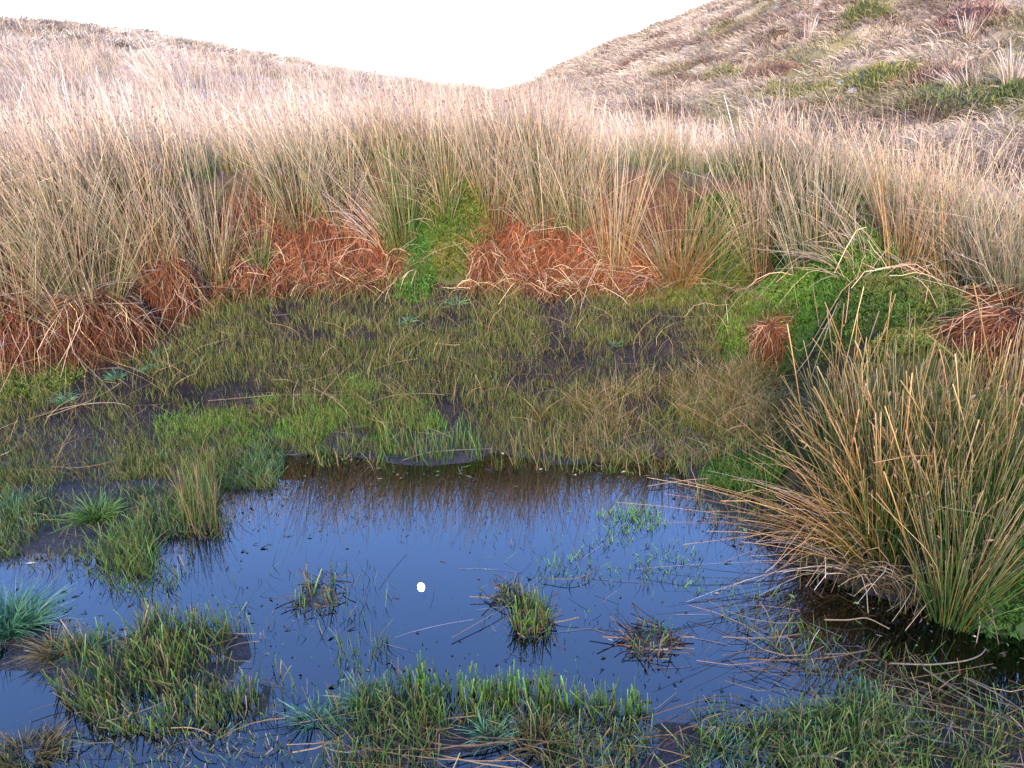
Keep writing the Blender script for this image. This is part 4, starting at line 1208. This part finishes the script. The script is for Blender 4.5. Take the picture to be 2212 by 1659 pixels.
# loose straw littering the mud and the near edge
def mud_straw(pix, n, L0, L1, lab, water):
    Pw = np.array(WP(pix) if water else P(pix))
    lo, hi = Pw.min(0), Pw.max(0)
    x, y = rng.uniform(lo[0], hi[0], n * 5), rng.uniform(lo[1], hi[1], n * 5)
    ok = poly_in(x, y, Pw)
    x, y = x[ok][:n], y[ok][:n]
    n = len(x)
    K = 5
    t = np.linspace(-.5, .5, K)[None]
    a = rng.normal(0, .7, n)[:, None]
    cv = rng.normal(0, .6, n)[:, None]
    L = rng.uniform(L0, L1, n)[:, None]
    X, Y = x[:, None] + np.cos(a + cv * t) * L * t, y[:, None] + np.sin(a + cv * t) * L * t
    Z = np.maximum(zs(X, Y), 0).max(1, keepdims=True) * .7 + np.maximum(zs(X, Y), 0) * .3 + .006 + rng.uniform(0, .03, (n, 1))
    B = Blades()
    B.add(np.stack([X, Y, Z], -1), .0026 * rng.uniform(.6, 1.4, (n, 1)) * np.ones((1, K)), ramp(n, K, mixed(n, [[(.30, .20, .09)] * 2, [(.20, .12, .06)] * 2, [(.11, .08, .045)] * 2], [1, 2, 2]), .25))
    tag(B.build('loose_straw', M_STRAW, None, 'stuff'), lab, 'straw')
mud_straw([(0, 850), (450, 680), (1500, 680), (1600, 950), (500, 1000), (0, 1050)], 90, .06, .22, 'thin straws scattered on the sedge and mud', False)
mud_straw([(1560, 1310), (1750, 1400), (2260, 1500), (2260, 1700), (700, 1700), (700, 1560), (1300, 1540), (1700, 1520)], 210, .12, .42, 'brown dead straws strewn along the near shore', True)
mud_straw([(120, 1400), (560, 1380), (650, 1560), (600, 1650), (100, 1650)], 60, .08, .26, 'brown straws tangled in the stubby sedge bed', True)

# single fallen stems one can point to
FALLEN = [
    ([(60, 912), (150, 885), (215, 878), (265, 878), (283, 886)], .007, (.50, .38, .22), 'long pale stem with a bent tip lying on the mud below the red hummock'),
    ([(100, 906), (190, 878), (240, 850), (262, 832)], .005, (.46, .34, .19), 'curved straw crossing the bent tip stem on the mud'),
    ([(90, 782), (150, 770), (200, 735), (230, 700), (232, 672)], .007, (.52, .38, .22), 'thick arched stem drooping from the big tussock to the mud'),
    ([(330, 810), (395, 790), (430, 758), (500, 735)], .004, (.36, .27, .10), 'greenish curved straw rising from the bluish tuft'),
    ([(450, 872), (600, 862), (760, 858)], .004, (.30, .20, .11), 'straight thin straw above the largest lime patch'),
    ([(785, 880), (850, 862), (910, 857), (960, 858)], .006, (.45, .33, .16), 'golden straw lying right of the small lime pad'),
    ([(808, 802), (860, 790), (905, 780)], .005, (.42, .31, .16), 'short straw on the sedge above the golden one'),
    ([(560, 700), (610, 708), (640, 720), (652, 740), (635, 760)], .005, (.40, .30, .15), 'hooked straw on the left part of the sedge'),
    ([(0, 990), (22, 985), (38, 968)], .008, (.46, .34, .20), 'short curved stem at the picture edge on the mud'),
    ([(1400, 1055), (1500, 1042), (1640, 1045), (1760, 1085)], .006, (.46, .31, .18), 'long straw reaching from the near tussock out over the water'),
    ([(870, 1000), (920, 985), (1000, 980), (1060, 975)], .006, (.26, .23, .20), 'grey arched straw at the far water line'),
    ([(1170, 1255), (1230, 1262), (1275, 1250), (1290, 1230)], .004, (.24, .15, .08), 'brown curved straw floating beside the green shoots'),
    ([(975, 1385), (1060, 1340), (1110, 1310), (1130, 1270)], .004, (.28, .19, .10), 'brown straw leaning on the grassy islet'),
    ([(1780, 1345), (1830, 1350), (1870, 1343), (1920, 1365)], .007, (.33, .24, .14), 'pale straw ending in a frayed tip in dark shallows'),
    ([(1920, 1440), (2010, 1447), (2085, 1440), (2120, 1425), (2128, 1408)], .008, (.36, .27, .15), 'hooked pale blade lying at the edge of the dark water'),
    ([(1745, 1520), (1820, 1515), (1880, 1540), (1950, 1590), (1985, 1605), (2060, 1618)], .008, (.40, .32, .17), 'long folded straw sweeping over the near mud'),
    ([(1958, 1570), (1968, 1595), (1950, 1617), (1910, 1622), (1860, 1600), (1800, 1560)], .009, (.46, .38, .22), 'broad pale blade curled into a hook on the near mud'),
    ([(1958, 1568), (2010, 1570), (2080, 1588), (2140, 1590)], .007, (.42, .32, .18), 'crooked pale straw joining the curled blade'),
    ([(1700, 1655), (1740, 1645), (1800, 1648), (1835, 1662)], .009, (.40, .31, .18), 'flat pale blade at the bottom of the picture'),
    ([(1140, 1590), (1060, 1620), (960, 1628), (900, 1610), (830, 1560), (790, 1535)], .006, (.22, .15, .08), 'long brown stem curving through the near mud'),
    ([(2030, 1330), (2130, 1270), (2190, 1240)], .006, (.34, .24, .12), 'straight dead stem propped against the deep green moss'),
    ([(2080, 1470), (2150, 1510), (2212, 1545)], .006, (.27, .18, .10), 'brown stem sloping across the mud in the near corner'),
    ([(640, 1570), (720, 1560), (800, 1545), (870, 1520)], .005, (.24, .16, .09), 'brown stalk lying along the dark corner puddle'),
    ([(270, 1490), (330, 1440), (370, 1410)], .005, (.24, .18, .10), 'dull straw leaning through the stubby sedge bed'),
    ([(45, 1130), (70, 1118), (100, 1120), (112, 1132)], .007, (.46, .34, .18), 'short golden stem arched over the margin grass'),
]
for pix, w, col, lab in FALLEN:
    pp = []
    for k, (u, v) in enumerate(pix):
        g = G(u, v)
        if g[2] < 0:
            g = np.array([*W(u, v), 0.0])
        g[2] += .012 + .008 * math.sin(math.pi * k / (len(pix) - 1))
        pp.append(g)
    pp = np.array(pp)
    # resample smoothly
    K = 16
    s = np.concatenate([[0], np.cumsum(np.linalg.norm(np.diff(pp, axis=0), axis=1))])
    q = np.stack([np.interp(np.linspace(0, s[-1], K), s, pp[:, i]) for i in range(3)], -1)
    for _ in range(2):
        q[1:-1] = (q[:-2] + 2 * q[1:-1] + q[2:]) / 4
    B = Blades()
    B.add(q[None], (w * np.linspace(1, .55, K))[None], ramp(1, K, [np.array(col) * .8, col, np.array(col) * 1.1], .05, .02), 3)
    tag(B.build('fallen_stem', M_STRAW), lab, 'dead stem', 'fallen stems')
